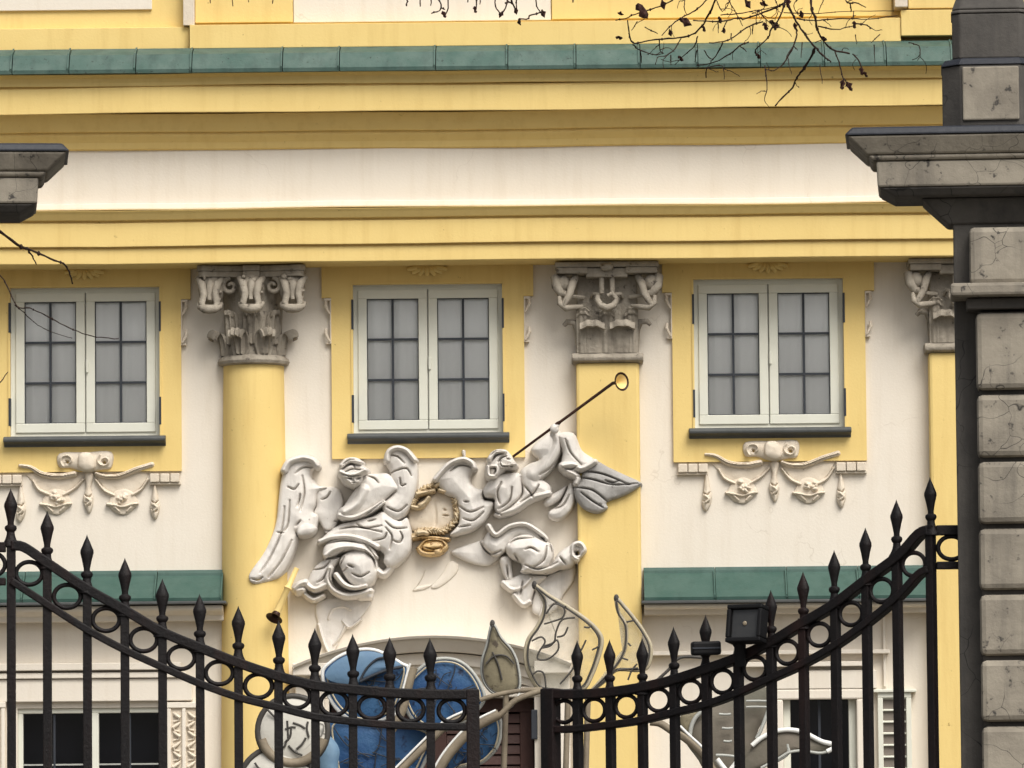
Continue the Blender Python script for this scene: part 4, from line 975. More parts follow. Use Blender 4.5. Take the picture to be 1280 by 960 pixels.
# short fixed panels tying the gate to the pillars
def panel(label, x0, x1, yt, yb_):
    root = thing('gate_side_panel', label, 'gate panel', 'fixed panels between gate and pillars')
    p0, p1 = P(x0, yt, YG), P(x1, yt, YG); z0 = P(x0, yb_, YG).z
    s_ = Vector((0, 1, 0)); up = Vector((0, 0, 1))
    MB().ribbon([p0, Vector((p1.x, p0.y, p0.z))], s_, up, .022, .019).build('top_rail', 'iron', root, bevel=.004)
    MB().ribbon([Vector((p0.x, p0.y, z0)), Vector((p1.x, p0.y, z0))], s_, up, .022, .0145).build('lower_rail', 'iron', root, bevel=.004)
    n_ = max(1, round(abs(p1.x-p0.x)/.14))
    for k in range(n_):
        obj('ring', ring_me, root, 0, (p0.x+(p1.x-p0.x)*(k+.5)/n_, p0.y, (p0.z+z0)/2))
    for k in range(1, n_):
        MB().box(-.0165, .0165, -.0165, .0165, .12, p0.z).build('bar', 'iron', root, bevel=.003, loc=(p0.x+(p1.x-p0.x)*k/n_, p0.y, 0))
    MB().ribbon([Vector((p0.x, p0.y, .16)), Vector((p1.x, p0.y, .16))], s_, up, .014, .022).build('cross_rail', 'iron', root)
    MB().box(-.012, .012, -.02, .02, z0-.10, z0+.01).build('wall_anchor', 'iron', root, loc=(p1.x-(.02 if x1 > x0 else -.02), p0.y, 0))
panel('single-ring iron panel joining the gate to the tall rusticated pillar', 1170, 1208, 663, 707)
panel('iron panel with rings joining the gate to the pillar with the shorter visible cap', 7, -62, 684, 727)
# ================================================================== PILLARS
def pillar(label, pxs, sgn, dy, full=True):
    """pxs: silhouette px of cap edge and of shaft edge (towards the gate); sgn=+1 pillar to the right"""
    root = thing('gate_pillar', label, 'pillar', 'stone gate pillars')
    yf, yb_ = YG-.12, YG+.06
    xs = P(pxs[1], 600, YG).x                          # edge of the dark core
    wd = 1.25
    def X(off): return xs-sgn*off                      # off: overhang towards the gate
    def slab(nm, m, off, foff, z0, z1, off1=None, foff1=None, bevel=.008):
        foff *= .55; foff1 = None if foff1 is None else foff1*.55
        off1 = off if off1 is None else off1; foff1 = foff if foff1 is None else foff1
        def rect(o_, f_, z):
            a, b = sorted((X(o_), xs+sgn*(wd+o_))); return [(a, yf-f_, z), (b, yf-f_, z), (b, yb_+min(f_, .04), z), (a, yb_+min(f_, .04), z)]
        v = rect(off, foff, z0)+rect(off1, foff1, z1)
        return MB().add(v, [(3,2,1,0), (4,5,6,7), (0,1,5,4), (1,2,6,5), (2,3,7,6), (3,0,4,7)]).build(nm, m, root, bevel=bevel)
    def z(py, px_=1180, Y=YG-.36): return P(px_ if sgn > 0 else 40, py+(dy if sgn < 0 else 0), Y).z
    oh = abs(P(pxs[0], 160, YG).x-xs)
    slab('core', 'shade_stone', 0, 0, 0, z(247)+.02)  # core toned down in colour so its strip reads as the shaded side
    # cap, from the top down
    slab('cap_flashing', 'lead', oh, oh, z(166), z(155.5), oh-.03, oh-.03)
    slab('cap_cyma', 'stone', oh-.085, oh-.085, z(189), z(166)-.002, oh-.012, oh-.012)
    slab('cap_fillet', 'stone', oh-.105, oh-.105, z(196), z(189)-.002, oh-.09, oh-.09)
    slab('cap_fascia', 'stone', oh-.125, oh-.125, z(229), z(196)-.002, oh-.12, oh-.12)
    slab('cap_soffit', 'shade_stone', oh-.19, oh-.19, z(240), z(229)-.002, oh-.13, oh-.13)  # underside shade carried by the darker stone colour
    slab('cap_bed', 'shade_stone', .02, .02, z(272), z(240)-.002, .12, .12)
    # rusticated front: blocks with sunk joints
    bx0 = P(1229, 600, yf-.2).x if sgn > 0 else xs-.10
    bw = wd-2*abs(bx0-xs)
    def front(nm, m, a0, a1, z0, z1, pr, bevel=.02, inset=0):
        a, b = sorted((bx0+sgn*a0, bx0+sgn*a1))
        return MB().box(a, b, yf-pr, yf+.05, z0, z1).build(nm, m, root, bevel=bevel)
    front('frieze_panel', 'stone', -.02, bw+.02, z(352), z(280), .12)
    front('astragal', 'stone', -.095, bw+.095, z(369), z(353), .22, .012)
    front('astragal', 'shade_stone', -.035, bw+.035, z(384), z(370), .15, .008)
    ys_ = [386, 488.5, 573, 656.5, 739.5, 822, 905, 988, 1071, 1154, 1237]
    rr = random.Random(11+int(sgn))
    for a, b in zip(ys_[:-1], ys_[1:]):
        h2 = rr.uniform(-.004, .004)
        split = bw*rr.uniform(.36, .64)
        for a0, a1 in ((0, split-.008), (split+.008, bw)):
            front('stone_block', 'stone', a0, a1, z(b)+.011, z(a)-.008, .15+h2+rr.uniform(-.006, .006), .022)
    front('joint_backing', 'shade_stone', .01, bw-.01, .4, z(386), .10, 0)
    slab('plinth', 'stone', .1, .1, 0, .42)
    if full:
        # pedestal with moulded waist and tapering top
        pc = P(1241, 110, YG-.15).x
        def octo(nm, m, hw0, hw1, z0, z1, ch=.06, bevel=.006):
            v = []
            for hw_, zz in ((hw0, z0), (hw1, z1)):
                c_ = ch*hw_/hw0
                for x, y in ((-hw_, -hw_+c_), (-hw_+c_, -hw_), (hw_-c_, -hw_), (hw_, -hw_+c_), (hw_, hw_-c_), (hw_-c_, hw_), (-hw_+c_, hw_), (-hw_, hw_-c_)):
                    v.append((pc+x, YG-.1+y, zz))
            return MB().add(v, [tuple(range(8))[::-1], tuple(range(8, 16))]+[(k, (k+1) % 8, (k+1) % 8+8, k+8) for k in range(8)]).build(nm, m, root, bevel=bevel)
        zz = lambda py: P(1240, py, YG-.3).z
        ped = octo('pedestal', 'shade_stone', .186, .186, zz(157), zz(80.5), .072)  # body in the painted shade tone; paler panel stands for the lit front
        MB().box(pc-.108, pc+.108, YG-.1-.198, YG-.1-.18, zz(150), zz(83)).build('pedestal_panel', 'stone', ped, bevel=.006)
        octo('pedestal_moulding', 'lead', .192, .172, zz(80), zz(71), .07)
        octo('pedestal_top', 'shade_stone', .145, .145, zz(70.5), zz(14), .03)
        octo('pedestal_rim', 'shade_stone', .150, .145, zz(13.5), zz(9), .03)
        octo('obelisk', 'shade_stone', .145, .055, zz(8.5), zz(-70), .03)
        octo('obelisk', 'shade_stone', .055, .02, zz(-70.5), zz(-230), .012)
    a = -(ray(pxs[1], 500).x/ray(pxs[1], 500).y)
    pv = Vector((xs, YG, 0)); root.matrix_world = Matrix.Translation(pv) @ Matrix.Rotation(a, 4, 'Z') @ Matrix.Translation(-pv)
    return root
pillar('tall grey rusticated stone pillar with wide cap and dark pedestal on top', (1057, 1196), 1, 0)
pillar('stone pillar of which only the dark moulded cap end shows', (85, -52), -1, 21, False)
# ================================================================== FLOODLIGHT AND BOX ON THE GATE
def oriented(c, yaw, tilt, roll=0.0):
    return Matrix.Translation(c) @ Matrix.Rotation(yaw, 4, 'Z') @ Matrix.Rotation(tilt, 4, 'X') @ Matrix.Rotation(roll, 4, 'Y')
fl = thing('floodlight', 'square black floodlight tilted towards the palace approach, fixed on the gate top rail', 'floodlight')
u, z_ = rplane.uz(931, 781); c = rplane.pt(u, z_, -.0); c.y -= .10
Mx = oriented(c, -0.5, -.17, 0)
def put(mb, name, m, parent, mx, bevel=0, smooth=None):
    mb.v = [tuple(mx @ Vector(v)) for v in mb.v]; return mb.build(name, m, parent, bevel=bevel, smooth=smooth)
hsng = put(ring(MB(), -.077, .077, -.075, .075, .018, -.02, .045).box(-.07, .07, .02, .045, -.07, .07).box(-.05, .05, .0455, .075, -.05, .05), 'housing', 'lampbody', fl, Mx, .005)
put(MB().box(-.058, .058, -.004, .016, -.056, .056), 'lamp_glass', 'lampglass', hsng, Mx, .002)
put(MB().blob((.0, -.006, .0), .009, .005, .009), 'lamp_reflector', 'taupe', hsng, Mx)
br = MB()
for k in range(4): br.box(-.06+.034*k, -.054+.034*k, .0755, .09, -.05, .05)
put(br, 'cooling_fin', 'lampbody', hsng, Mx)
pz = rplane.pt(u, 0)
MB().tube([(c.x-.02, c.y+.03, c.z-.05), (c.x-.02, c.y+.05, c.z-.10), (c.x-.02, c.y+.07, c.z-.16)], .022, 8).build('mounting_bracket', 'lampbody', fl)
cb = thing('control_box', 'small black box with rounded corners clamped round a spearhead of the gate', 'box')
u, z_ = rplane.uz(882, 811); c = rplane.pt(u, z_); c.y -= .045
put(MB().box(-.058, .058, -.03, .03, -.027, .027), 'box_body', 'lampbody', cb, oriented(c, .1, 0, -.02), .009)
put(MB().box(-.056, .056, -.033, -.0305, -.003, .003), 'lid_seam', 'muntin', cb, oriented(c, .1, 0, -.02))
# ================================================================== LIGHT-GARDEN LANTERN SCULPTURES IN THE COURTYARD
YL = -14.0
def puff(pts_px, Y, th, n_in=5, slant=(0.0, 0.0)):
    """cloth stretched on a closed hoop: two bulging skins with real thickness"""
    pl = cat_rom(pts_px, 4); c = pl.mean(0); mb = MB(); k = len(pl); vs_ = []; fs = []
    for side in (1, -1):
        for i in range(n_in):
            f_ = i/n_in
            for q in pl:
                s_ = q+(c-q)*f_
                y = Y-side*th*math.sqrt(1-(1-f_)**2)+slant[0]*(q[0]-c[0])*(1-f_)/170+slant[1]*(q[1]-c[1])*(1-f_)/170
                p = P(s_[0], s_[1], Y); vs_.append((p.x, y, p.z))
        p = P(c[0], c[1], Y); vs_.append((p.x, Y-side*th, p.z))
    n1 = n_in*k+1
    for s_ in (0, 1):
        o_ = s_*n1
        for i in range(n_in-1):
            for j in range(k):
                f = (o_+i*k+j, o_+i*k+(j+1) % k, o_+(i+1)*k+(j+1) % k, o_+(i+1)*k+j); fs.append(f if s_ else f[::-1])
        for j in range(k):
            f = (o_+(n_in-1)*k+j, o_+(n_in-1)*k+(j+1) % k, o_+n1-1); fs.append(f if s_ else f[::-1])
    mb.add(vs_, fs); return mb
def wire(pts_px, Y, r, closed=False, k=5, dy=0.0):
    pl = cat_rom(pts_px, k, closed); mb = MB()
    mb.tube([P(a, b, Y+dy*math.sin(i*.2)) for i, (a, b) in enumerate(pl)], r, 7, closed); return mb
ZA = zc(380, 790, 5.65); ZB = zc(500, 790, 5.65); ZC = zc(560, 720, 4.0); ZD = zc(280, 840, 8.0); ZE = zc(800, 840, 8.0); ZG = zc(940, 840, 5.33)
def ground_stem(root, px_, Y, r=.03, ytop=955, m='taupe'):
    p = P(px_, ytop, Y); MB().tube([(p.x, Y+.02, p.z), (p.x+.03, Y+.03, p.z*.5), (p.x, Y+.02, 0)], r, 8).build('support_pole', m, root, smooth=50)
bf = thing('butterfly_lantern', 'large blue cloth butterfly lantern with rounded wings in front of the doorway', 'lantern')
wings = [('blue', [(130,300),(200,205),(320,142),(450,122),(560,150),(690,225),(735,262),(700,420),(640,560),(500,640),(330,620),(200,500)], ZA, .0, [(398,350),(470,240),(560,190),(600,200)]),
         ('blue', [(15,440),(60,340),(170,235),(270,190),(400,200),(500,270),(575,390),(585,500),(440,640),(250,700),(90,620)], ZB, -.25, None),
         ('blue', [(550,640),(620,590),(690,590),(715,680),(690,800),(630,880),(555,930),(400,960),(300,1060),(200,1100),(330,850)], ZB, .1, None),
         ('blue', [(170,640),(330,620),(560,640),(900,690),(860,900),(700,1150),(450,1250),(260,1180),(215,930)], ZA, -.1, None)]
for i, (m_, pts, Zq, dy, fold) in enumerate(wings):
    q = puff(Zq(*pts), YL+dy, .028).build('wing', m_, bf, smooth=60)
    oc = np.mean(Zq(*pts), 0); oz = Zq(*pts)
    wire([(a+(oc[0]-a)*.10, b+(oc[1]-b)*.10) for a, b in oz], YL+dy-.035, .007, True).build('wing_edge', 'gilt', q, smooth=60)
    rv = random.Random(40+i)
    for k_ in range(0, len(oz), 2):
        e = (oz[k_][0]+(oc[0]-oz[k_][0])*.12, oz[k_][1]+(oc[1]-oz[k_][1])*.12); m2 = ((e[0]*.5+oc[0]*.5)+rv.uniform(-9, 9), (e[1]*.5+oc[1]*.5)+rv.uniform(-9, 9))
        wire([e, m2, (oc[0]+rv.uniform(-8, 8), oc[1]+rv.uniform(-8, 8))], YL+dy-.045, .0045).build('wing_vein', 'muntin', q, smooth=60)
        for t_ in (.3, .6):
            b0 = (e[0]+(oc[0]-e[0])*t_, e[1]+(oc[1]-e[1])*t_)
            wire([b0, (b0[0]+rv.uniform(-12, 12), b0[1]+rv.uniform(-10, 10)), (b0[0]+rv.uniform(-18, 18), b0[1]+rv.uniform(-14, 14))], YL+dy-.045, .0035).build('wing_vein', 'muntin', q, smooth=60)
    wire(Zq(*pts), YL+dy, .014, True).build('wing_hoop', 'wire' if i != 0 else 'whitewire', q, smooth=60)
    if i == 0:
        puff(ZA((150,300),(215,215),(330,155),(450,135),(560,160),(690,235),(590,265),(480,310),(400,350),(330,370),(200,350)), YL-.085, .02).build('pale_fold', 'paleblue', q, smooth=60)
        wire(ZA((398,350),(480,310),(590,268),(700,245)), YL-.11, .012).build('wing_rib', 'muntin', q, smooth=60)
        wire(ZA((398,340),(440,260),(510,195),(570,180)), YL-.11, .009).build('wing_rib', 'muntin', q, smooth=60)
puff(ZA((110,700),(190,740),(250,830),(240,960),(260,1150),(120,1180),(60,900)), YL-.25, .05).build('pale_wing', 'paleblue', bf, smooth=60)
for pts in ([(760,260),(720,330),(690,410)], [(880,560),(830,600),(860,560)]): pass
for pts, r_ in ((ZB((95,250),(70,330),(45,430),(10,560),(-60,690)), .036), (ZB((-30,1010),(60,920),(190,790),(330,660),(470,590)), .03), (ZB((240,1030),(330,880),(450,740),(560,650),(700,580)), .04)):
    q = wire(pts, YL-.34, r_).build('body_band', 'taupe', bf, smooth=60)
    wire([(a-4, b-5) for a, b in pts], YL-.36, .009).build('band_edge', 'whitewire', q, smooth=60)
wire(ZB((700,580),(790,520),(840,440),(845,400)), YL-.3, .010).build('band_edge', 'whitewire', bf, smooth=60)
wire(ZB((560,650),(700,590),(820,480),(1010,410)), YL-.32, .022).build('antenna', 'taupe', bf, smooth=60)
wire(ZB((565,480),(700,440),(850,415),(1000,405)), YL-.30, .018).build('antenna', 'taupe', bf, smooth=60)
ground_stem(bf, 480, YL, .05, 1000)
for (px_, py_, r_, lb) in ((366, 914, 43, 'pale round mosaic lantern with dark rim, upper of the two'), (347, 982, 47, 'pale round mosaic lantern, lower of the two, overlapped by its twin')):
    g = thing('round_lantern', lb, 'lantern', 'round mosaic lanterns')
    p = P(px_, py_, YL-.5); rr_ = r_/(FPX/(60+YL-.5))
    MB().blob(p, rr_, rr_*.22, rr_, 28, 18).build('mosaic_face', 'globe', g, smooth=60)
    rv = random.Random(py_)
    for k_ in range(9):
        a_ = rv.uniform(0, 6.28); r0_ = rv.uniform(.1, .6)*r_; x0_, y0_ = px_+r0_*math.cos(a_), py_+r0_*math.sin(a_); a2 = rv.uniform(0, 6.28); l_ = rv.uniform(10, 22)
        wire([(x0_, y0_), (x0_+l_*.5*math.cos(a2)+rv.uniform(-3, 3), y0_+l_*.5*math.sin(a2)+rv.uniform(-3, 3)), (x0_+l_*math.cos(a2), y0_+l_*math.sin(a2))], p.y-rr_*.22, .008).build('mosaic_joint', 'darkwire', g, smooth=60)
    MB().tube([(p.x+rr_*1.02*math.cos(a), p.y-.01, p.z+rr_*1.02*math.sin(a)) for a in np.linspace(0, 2*math.pi, 36, endpoint=False)], .022, 7, True).build('rim_hoop', 'darkwire', g, smooth=60)
    MB().tube([(p.x+rr_*1.0*math.cos(a), p.y+rr_*.92*math.sin(a), p.z-rr_*.45) if False else (p.x+rr_*.93*math.cos(a), p.y-rr_*.16, p.z+rr_*.93*math.sin(a)) for a in np.linspace(math.pi*1.08, math.pi*1.92, 24)], .035, 7).build('lower_band', 'taupe', g, smooth=60)
    if py_ > 950: MB().tube([(p.x, p.y, p.z-rr_*.9), (p.x, p.y, 0)], .05, 8).build('support_pole', 'taupe', g)
def leaf_lantern(label, outline, vein, fill, Y, hoop='wire', r=.011, px_=None):
    g = thing('leaf_lantern', label, 'lantern', 'leaf shaped lanterns on tall stems')
    wire(outline, Y, r, True).build('hoop', hoop, g, smooth=60)
    oc = np.mean(outline, 0); wire([(q[0]+(oc[0]-q[0])*.07, q[1]+(oc[1]-q[1])*.045) for q in outline], Y-.03, r*.5, True).build('hoop_edge', 'darkwire' if hoop != 'darkwire' else 'gilt', g, smooth=60)
    if fill: puff(outline, Y, .03 if fill != 'net' else .008).build('leaf_cloth', fill, g, smooth=60)
    for v_ in vein: wire(v_, Y-.04, .007).build('vein', 'darkwire', g, smooth=60)
    tip = outline[0]; MB().blob(P(tip[0], tip[1], Y), .02, .02, .032, 8, 6).build('leaf_tip', 'darkwire', g)
    if px_: 
        low = max(outline, key=lambda q: q[1]); a = P(low[0], low[1], Y)
        MB().tube([a, (a.x-.05, Y+.05, a.z*.6), (a.x, Y, 0)], .022, 8).build('stem', 'taupe', g, smooth=50)
    return g
leaf_lantern('small olive cloth leaf lantern standing upright beside the blue butterfly', ZC((222,240),(262,305),(320,372),(350,450),(356,560),(290,592),(222,582),(176,520),(170,430),(195,345)), [ZC((190,440),(230,400),(290,400),(330,440)), ZC((222,380),(250,440),(270,520))], 'olive', YL-.1, px_=1)
leaf_lantern('big open wire leaf lantern with curling veins in front of the pilaster', ZC((432,45),(500,95),(590,150),(680,210),(742,265),(770,320),(755,400),(722,490),(680,562),(600,580),(520,575),(450,560),(402,480),(386,400),(400,320),(442,260),(476,190),(480,110)),
    [ZC((490,190),(530,140),(580,160),(575,205),(530,225),(480,240)), ZC((418,325),(465,305),(485,330),(455,380),(450,415),(500,415),(550,370),(545,320),(510,350),(470,360)), ZC((635,208),(570,220),(540,280),(530,330),(480,350)), ZC((600,255),(580,295),(545,305)), ZC((420,495),(450,475),(480,490),(490,560)), ZC((720,370),(755,352)), ZC((580,160),(590,150)), ZC((680,255),(700,258),(720,250)), ZC((620,420),(660,380),(690,320)), ZC((560,540),(620,470),(650,400))], 'net', YL-.05, 'gilt', .015, 1)
leaf_lantern('slim curved wire leaf lantern rising before the pilaster, nearest the green canopy', ZC((842,112),(880,150),(930,210),(982,282),(1016,360),(1002,450),(952,472),(845,470),(790,520),(700,590),(720,570),(790,500),(845,440),(886,360),(890,250),(852,180)), [ZC((892,230),(930,222)), ZC((900,335),(915,350)), ZC((870,410),(900,420)), ZC((850,470),(950,460)), ZC((900,520),(920,470),(945,440))], 'net', YL+.05, 'gilt', .0135, 1)
wl = thing('flower_lantern', 'grey-brown cloth flower lantern with white tube outlines before the ground floor window', 'lantern')
pet = [(848,905),(862,890),(900,880),(945,862),(962,862),(958,892),(946,918),(940,960),(934,1010),(890,1010),(878,960),(858,930)]
puff(pet, YL-.2, .05).build('petal', 'brownveil', wl, smooth=60)
p2 = ZG((0,490),(60,440),(120,410),(170,392),(250,385),(340,400),(400,430),(470,465),(562,490),(500,530),(440,540),(340,525),(250,535),(180,575),(60,640),(-60,660))
puff(p2, YL-.35, .03).build('petal', 'brownveil', wl, smooth=60)
wire(p2[:10], YL-.38, .018).build('tube_outline', 'whitewire', wl, smooth=60)
wire(p2[8:15], YL-.38, .011).build('tube_outline', 'wire', wl, smooth=60)
wire(ZE((640,380),(560,450),(515,540),(498,640)), YL-.28, .016).build('tube_outline', 'wire', wl, smooth=60)
wire(ZE((1280,380),(1240,500),(1200,600),(1165,665)), YL-.28, .014).build('tube_outline', 'wire', wl, smooth=60)
wire(ZE((770,870),(830,950),(880,1000),(940,940),(985,870)), YL-.33, .02).build('tube_outline', 'whitewire', wl, smooth=60)
wire(ZE((760,830),(880,835),(980,850)), YL-.33, .010).build('tube_outline', 'wire', wl, smooth=60)
for yy, a, b in ((290, 1060, 1265), (350, 1060, 1265)): wire(ZE((a, yy), ((a+b)/2, yy-2), (b, yy)), YL-.30, .008).build('cross_wire', 'wire', wl, smooth=60)
for yy, a, b in ((420, 790, 910), (560, 820, 930), (690, 835, 920), (745, 1200, 1275)): wire(ZE((a, yy), ((a+b)/2, yy+5), (b, yy)), YL-.30, .009).build('cross_wire', 'wire', wl, smooth=60)
wire(ZE((100,500),(200,515),(320,590),(430,650),(560,760),(660,870),(760,1000)), YL-.30, .028).build('stalk', 'taupe', wl, smooth=60)
wire(ZE((400,540),(490,630),(600,730),(650,790)), YL-.36, .010).build('tube_outline', 'whitewire', wl, smooth=60)
puff(ZE((410,430),(520,410),(640,380),(560,450),(510,540),(495,640),(420,560)), YL-.24, .02).build('petal', 'olive', wl, smooth=60)
wire(ZG((170,590),(240,540),(235,480)), YL-.37, .014).build('tube_outline', 'wire', wl, smooth=60)
wire([(814,857), (835,838), (850,822), (880,822)], YL-.2, .012).build('tube_outline', 'darkwire', wl, smooth=60)
ground_stem(wl, 912, YL-.2, .05, 1005)
# ================================================================== BARE BRANCHES OVERHANGING THE VIEW
def bare_tree(label, twigs, limbs, trunk_px, Y, leaves):
    root = thing('bare_tree', label, 'tree')
    tb = P(trunk_px, 480, Y); tx = tb.x
    def pp(q, y): return P(q[0], q[1], y)
    ztop = pp((trunk_px, -500), Y).z
    MB().tube([(tx, Y, -.1), (tx+.05, Y, .6), (tx, Y+.05, 2), (tx-.05, Y, ztop*.7), (tx, Y, ztop+2)], [.24, .17, .15, .13, .06], 12).build('trunk', 'bark', root, smooth=60)
    for lm in limbs:
        pts = cat_rom(lm[0], 6, False)
        MB().tube([pp(q, Y) for q in pts], list(np.linspace(lm[1], lm[2], len(pts))), 8).build('limb', 'bark', root, smooth=60)
    rr = random.Random(2)
    for pts, r0, r1 in twigs:
        c = cat_rom(pts, 4, False); ph = rr.uniform(0, 6); am = rr.uniform(.05, .25)
        n_ = len(c)
        P3 = []
        for i, q in enumerate(c):
            q = q+np.array([rr.uniform(-.5, .5), rr.uniform(-.5, .5)])
            P3.append(pp(q, Y+am*math.sin(ph+i*.12)))
        rad = [(r0+(r1-r0)*i/(n_-1))*(1+rr.uniform(-.18, .18)) for i in range(n_)]
        mb = MB(); mb.tube(P3, rad, 6)
        for i in range(2, n_-1, 5):                   # buds
            mb.blob(P3[i], rad[i]*1.35, rad[i]*1.35, rad[i]*2.0, 6, 4)
        mb.build('twig', 'bark', root, smooth=60)
    for (x, y, s_, a) in leaves:
        s_ *= 1.45
        p = pp((x, y), Y-.05); mb = MB(); vs_ = []; fs = []
        for i in range(6):
            t = i/5; wd = s_*.26*math.sin(math.pi*min(.10+t*.88, 1))*(1+.35*math.sin(x*1.3+i*2))
            for k in range(5):
                q = (k/4-.5)*2
                u_, v_ = (t-.5)*s_, q*wd*(1+.2*math.sin(i*2.3+k))
                vs_.append((p.x+u_*math.sin(a)+v_*math.cos(a), p.y+.35*wd*abs(q)+.012*math.sin(i*2+k*1.7), p.z-u_*math.cos(a)+v_*math.sin(a)))
        for i in range(5):
            for k in range(4): fs.append((i*5+k, i*5+k+1, i*5+k+6, i*5+k+5))
        n0 = len(vs_); vs_ += [(x_, y_+.003, z_2) for x_, y_, z_2 in vs_]; fs += [tuple(j+n0 for j in f[::-1]) for f in fs]
        mb.add(vs_, fs); mb.build('withered_leaf', 'leaf', root, smooth=70)
    return root
T1 = zc(770, 0, 5.565); T2 = zc(940, 0, 5.565)
K = .0026
tw = []
def add(Zq, r, *polys):
    for pl in polys: tw.append((Zq(*pl), K*r*1.25, K*r*.75))
add(T1, 1.6, [(720,-120),(690,0),(640,110),(600,180),(530,240),(400,265),(240,278),(130,300),(95,260),(80,140)], [(1190,-30),(1140,120),(1080,200),(1060,260),(970,350),(1000,400)], [(1190,10),(1070,70),(900,130),(850,125),(720,150),(540,140)])
add(T1, 1.3, [(690,-60),(620,10),(550,75),(480,110),(390,170),(320,245)], [(450,-60),(390,0),(310,40),(240,65),(130,100),(60,130),(0,140)], [(1020,150),(930,180),(850,235),(780,280),(650,300)], [(920,290),(860,320),(770,390),(660,440),(560,455)], [(740,300),(700,380),(660,410),(610,350)])
add(T1, 1.0, [(730,105),(840,95),(1000,70)], [(1000,90),(1060,150),(1100,180)], [(770,-40),(790,10),(840,100),(880,180)], [(690,-30),(740,80),(800,-10)], [(860,320),(910,360)], [(450,270),(400,350),(350,385),(290,400),(275,450)], [(120,310),(170,350),(280,380),(330,370)], [(570,250),(540,330),(480,380),(410,450)], [(560,350),(550,430)], [(300,270),(305,350),(330,370)], [(500,-60),(478,0),(475,60),(490,100)], [(1240,310),(1200,370),(1170,440)], [(625,540),(640,470),(740,462),(755,550)], [(170,350),(178,440)], [(380,380),(385,450)], [(800,235),(805,285)], [(950,180),(950,235)], [(710,150),(712,230)], [(770,150),(735,220)], [(200,190),(290,235)], [(150,150),(110,210)])
add(T2, 2.0, [(230,-60),(250,30),(310,150),(370,240),(440,330),(500,390),(550,430)], [(440,330),(410,400),(350,490),(310,540),(280,610),(160,735)], [(405,-80),(410,0),(420,80),(440,120),(450,190),(470,240),(510,300),(560,345),(680,375)])
add(T2, 1.2, [(575,360),(605,430),(630,540),(650,560),(680,620)], [(640,550),(625,610)], [(310,130),(430,142),(560,132),(700,130),(830,132),(1010,108)], [(460,180),(580,205),(700,180)], [(720,165),(800,175),(825,200)], [(640,-50),(660,15),(720,20),(790,50)], [(680,20),(690,80)], [(310,200),(310,240),(290,320),(220,440),(150,490),(90,480)], [(90,460),(105,600),(95,655)], [(700,375),(740,420),(770,490),(790,530)])
add(T2, .9, [(350,295),(340,400)], [(470,450),(490,580)], [(440,295),(520,265)], [(890,240),(825,300)], [(850,310),(855,440)], [(720,240),(730,310)], [(0,95),(100,60),(250,30)], [(220,90),(440,95),(640,80),(990,75)], [(1090,295),(1160,320),(1170,380),(1150,420)], [(290,320),(320,350)], [(705,80),(708,135)], [(500,-10),(460,90)], [(150,-20),(180,60),(160,140)], [(60,-20),(90,40),(40,90),(30,150)], [(330,-20),(290,40),(320,100)], [(130,150),(150,190),(190,170)])
rs = random.Random(21)
for pl, r0, r1 in list(tw):
    c = cat_rom(pl, 4, False)
    if len(c) < 7: continue
    for q in range(rs.choice((1, 1, 2))):
        i = rs.randrange(2, len(c)-2); d = c[i+1]-c[i]; d = d/max(np.hypot(*d), 1e-6)
        a = rs.choice((-1, 1))*rs.uniform(.5, 1.0); v = np.array([d[0]*math.cos(a)-d[1]*math.sin(a), d[0]*math.sin(a)+d[1]*math.cos(a)])
        ln = rs.uniform(8, 24); n2 = np.array([-v[1], v[0]])*rs.uniform(-5, 5)
        tw.append(([tuple(c[i]), tuple(c[i]+v*ln*.5+n2), tuple(c[i]+v*ln)], K*.8, K*.5))
cl = zc(500, 0, 5.82)
for pl in ([(60,-60),(55,0),(48,40)], [(150,-60),(146,45)], [(230,-60),(225,40)], [(260,-60),(300,60),(230,95)], [(345,-60),(350,60),(318,120)], [(300,55),(325,70)], [(490,-50),(495,15)], [(590,-60),(580,30)], [(560,-40),(555,50),(542,90)], [(700,-60),(695,40),(735,110)], [(780,-60),(775,40),(738,105)], [(800,-30),(830,50),(838,95)], [(850,-60),(845,95)], [(990,-50),(995,45),(1040,105)], [(1030,90),(950,110),(930,138),(870,142),(875,180)], [(1255,-50),(1258,15)], [(770,20),(800,15),(840,60)]):
    tw.append((cl(*pl), K*1.7, K*1.1))
for x in (290, 310, 340, 262): tw.append(([(x, -30), (x+1, random.uniform(2, 8))], K*1.2, K*1.0))
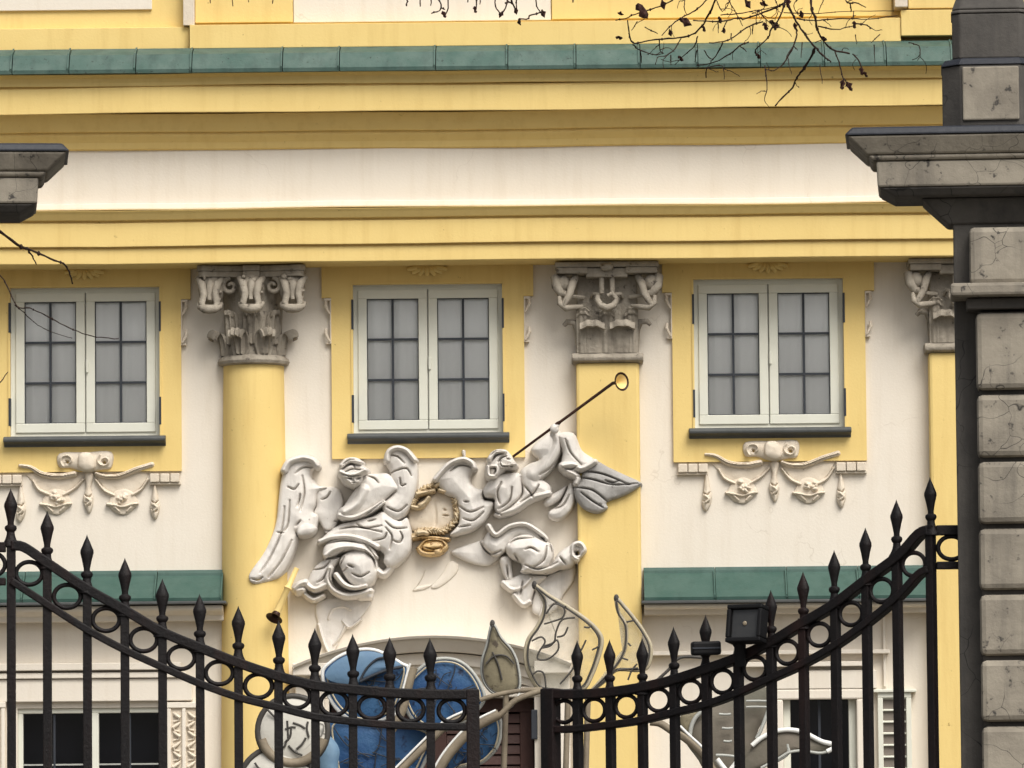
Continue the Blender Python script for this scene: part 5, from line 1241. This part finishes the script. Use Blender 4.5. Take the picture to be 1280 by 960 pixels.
limbs = [([(500, -25), (640, -40), (800, -30), (985, -25), (1150, -80), (1400, -240), (1900, -420)], .014, .07), ([(250, -45), (400, -30), (560, -32)], .006, .014)]
lv = [(803, 14, .062, .6), (857, 27, .048, 1.0), (829, 6, .035, .2), (776, 17, .022, 1.2), (774, 47, .024, 1.4), (838, 41, .026, .2), (957, 33, .03, .4), (970, 33, .03, -.3), (935, 5, .035, .5), (955, 5, .03, 1.2), (985, 4, .035, .1), (994, 33, .026, .2), (1068, 31, .026, .1), (1053, 106, .034, -.1), (1062, 108, .036, .5), (1077, 89, .028, .2), (1082, 93, .022, .6), (851, 73, .024, .8), (948, 70, .024, .7), (900, 25, .026, .3), (1030, 48, .024, 1.0), (626, 18, .026, -.5), (645, 14, .024, .2), (679, 17, .03, .3), (649, 27, .022, .1), (594, 12, .024, .2), (555, 18, .026, .5), (966, 28, .026, 1.1), (1002, 18, .028, .2), (880, 36, .022, .3), (905, 38, .022, .1)]
bare_tree('bare tree branch with thin dark twigs and few withered leaves hanging over the cornice', tw, limbs, 1950, -30.0, lv)
TL = zc(0, 270, 5.33)
tw2 = [(TL((-300,-120),(-120,20),(0,105),(140,205),(180,215)), .008, .006), (TL((180,215),(340,285),(420,315),(460,370),(485,450)), .0055, .003), (TL((180,215),(215,270),(245,322)), .004, .0025), (TL((-120,260),(0,395),(45,460),(110,600),(200,615),(300,660),(400,715),(520,770),(640,805),(790,820)), .0035, .0022), (TL((100,595),(160,645),(250,725),(340,770),(480,815)), .0022, .0014), (TL((-120,1260),(0,1110),(50,1040)), .003, .0018)]
bare_tree('thin bare twigs reaching across the window nearest the shorter pillar cap', tw2, [([(-900, -300), (-400, 60), (-150, 190), (-56, 247)], .06, .009), ([(-400, 60), (-200, 250), (-22, 318)], .012, .004), ([(-400, 60), (-200, 420), (-22, 506)], .012, .004)], -900, -33.0, [])
print('TRIS', sum(len(m.loop_triangles) or sum(len(p.vertices)-2 for p in m.polygons) for m in bpy.data.meshes), 'OBJ', len(bpy.data.objects))
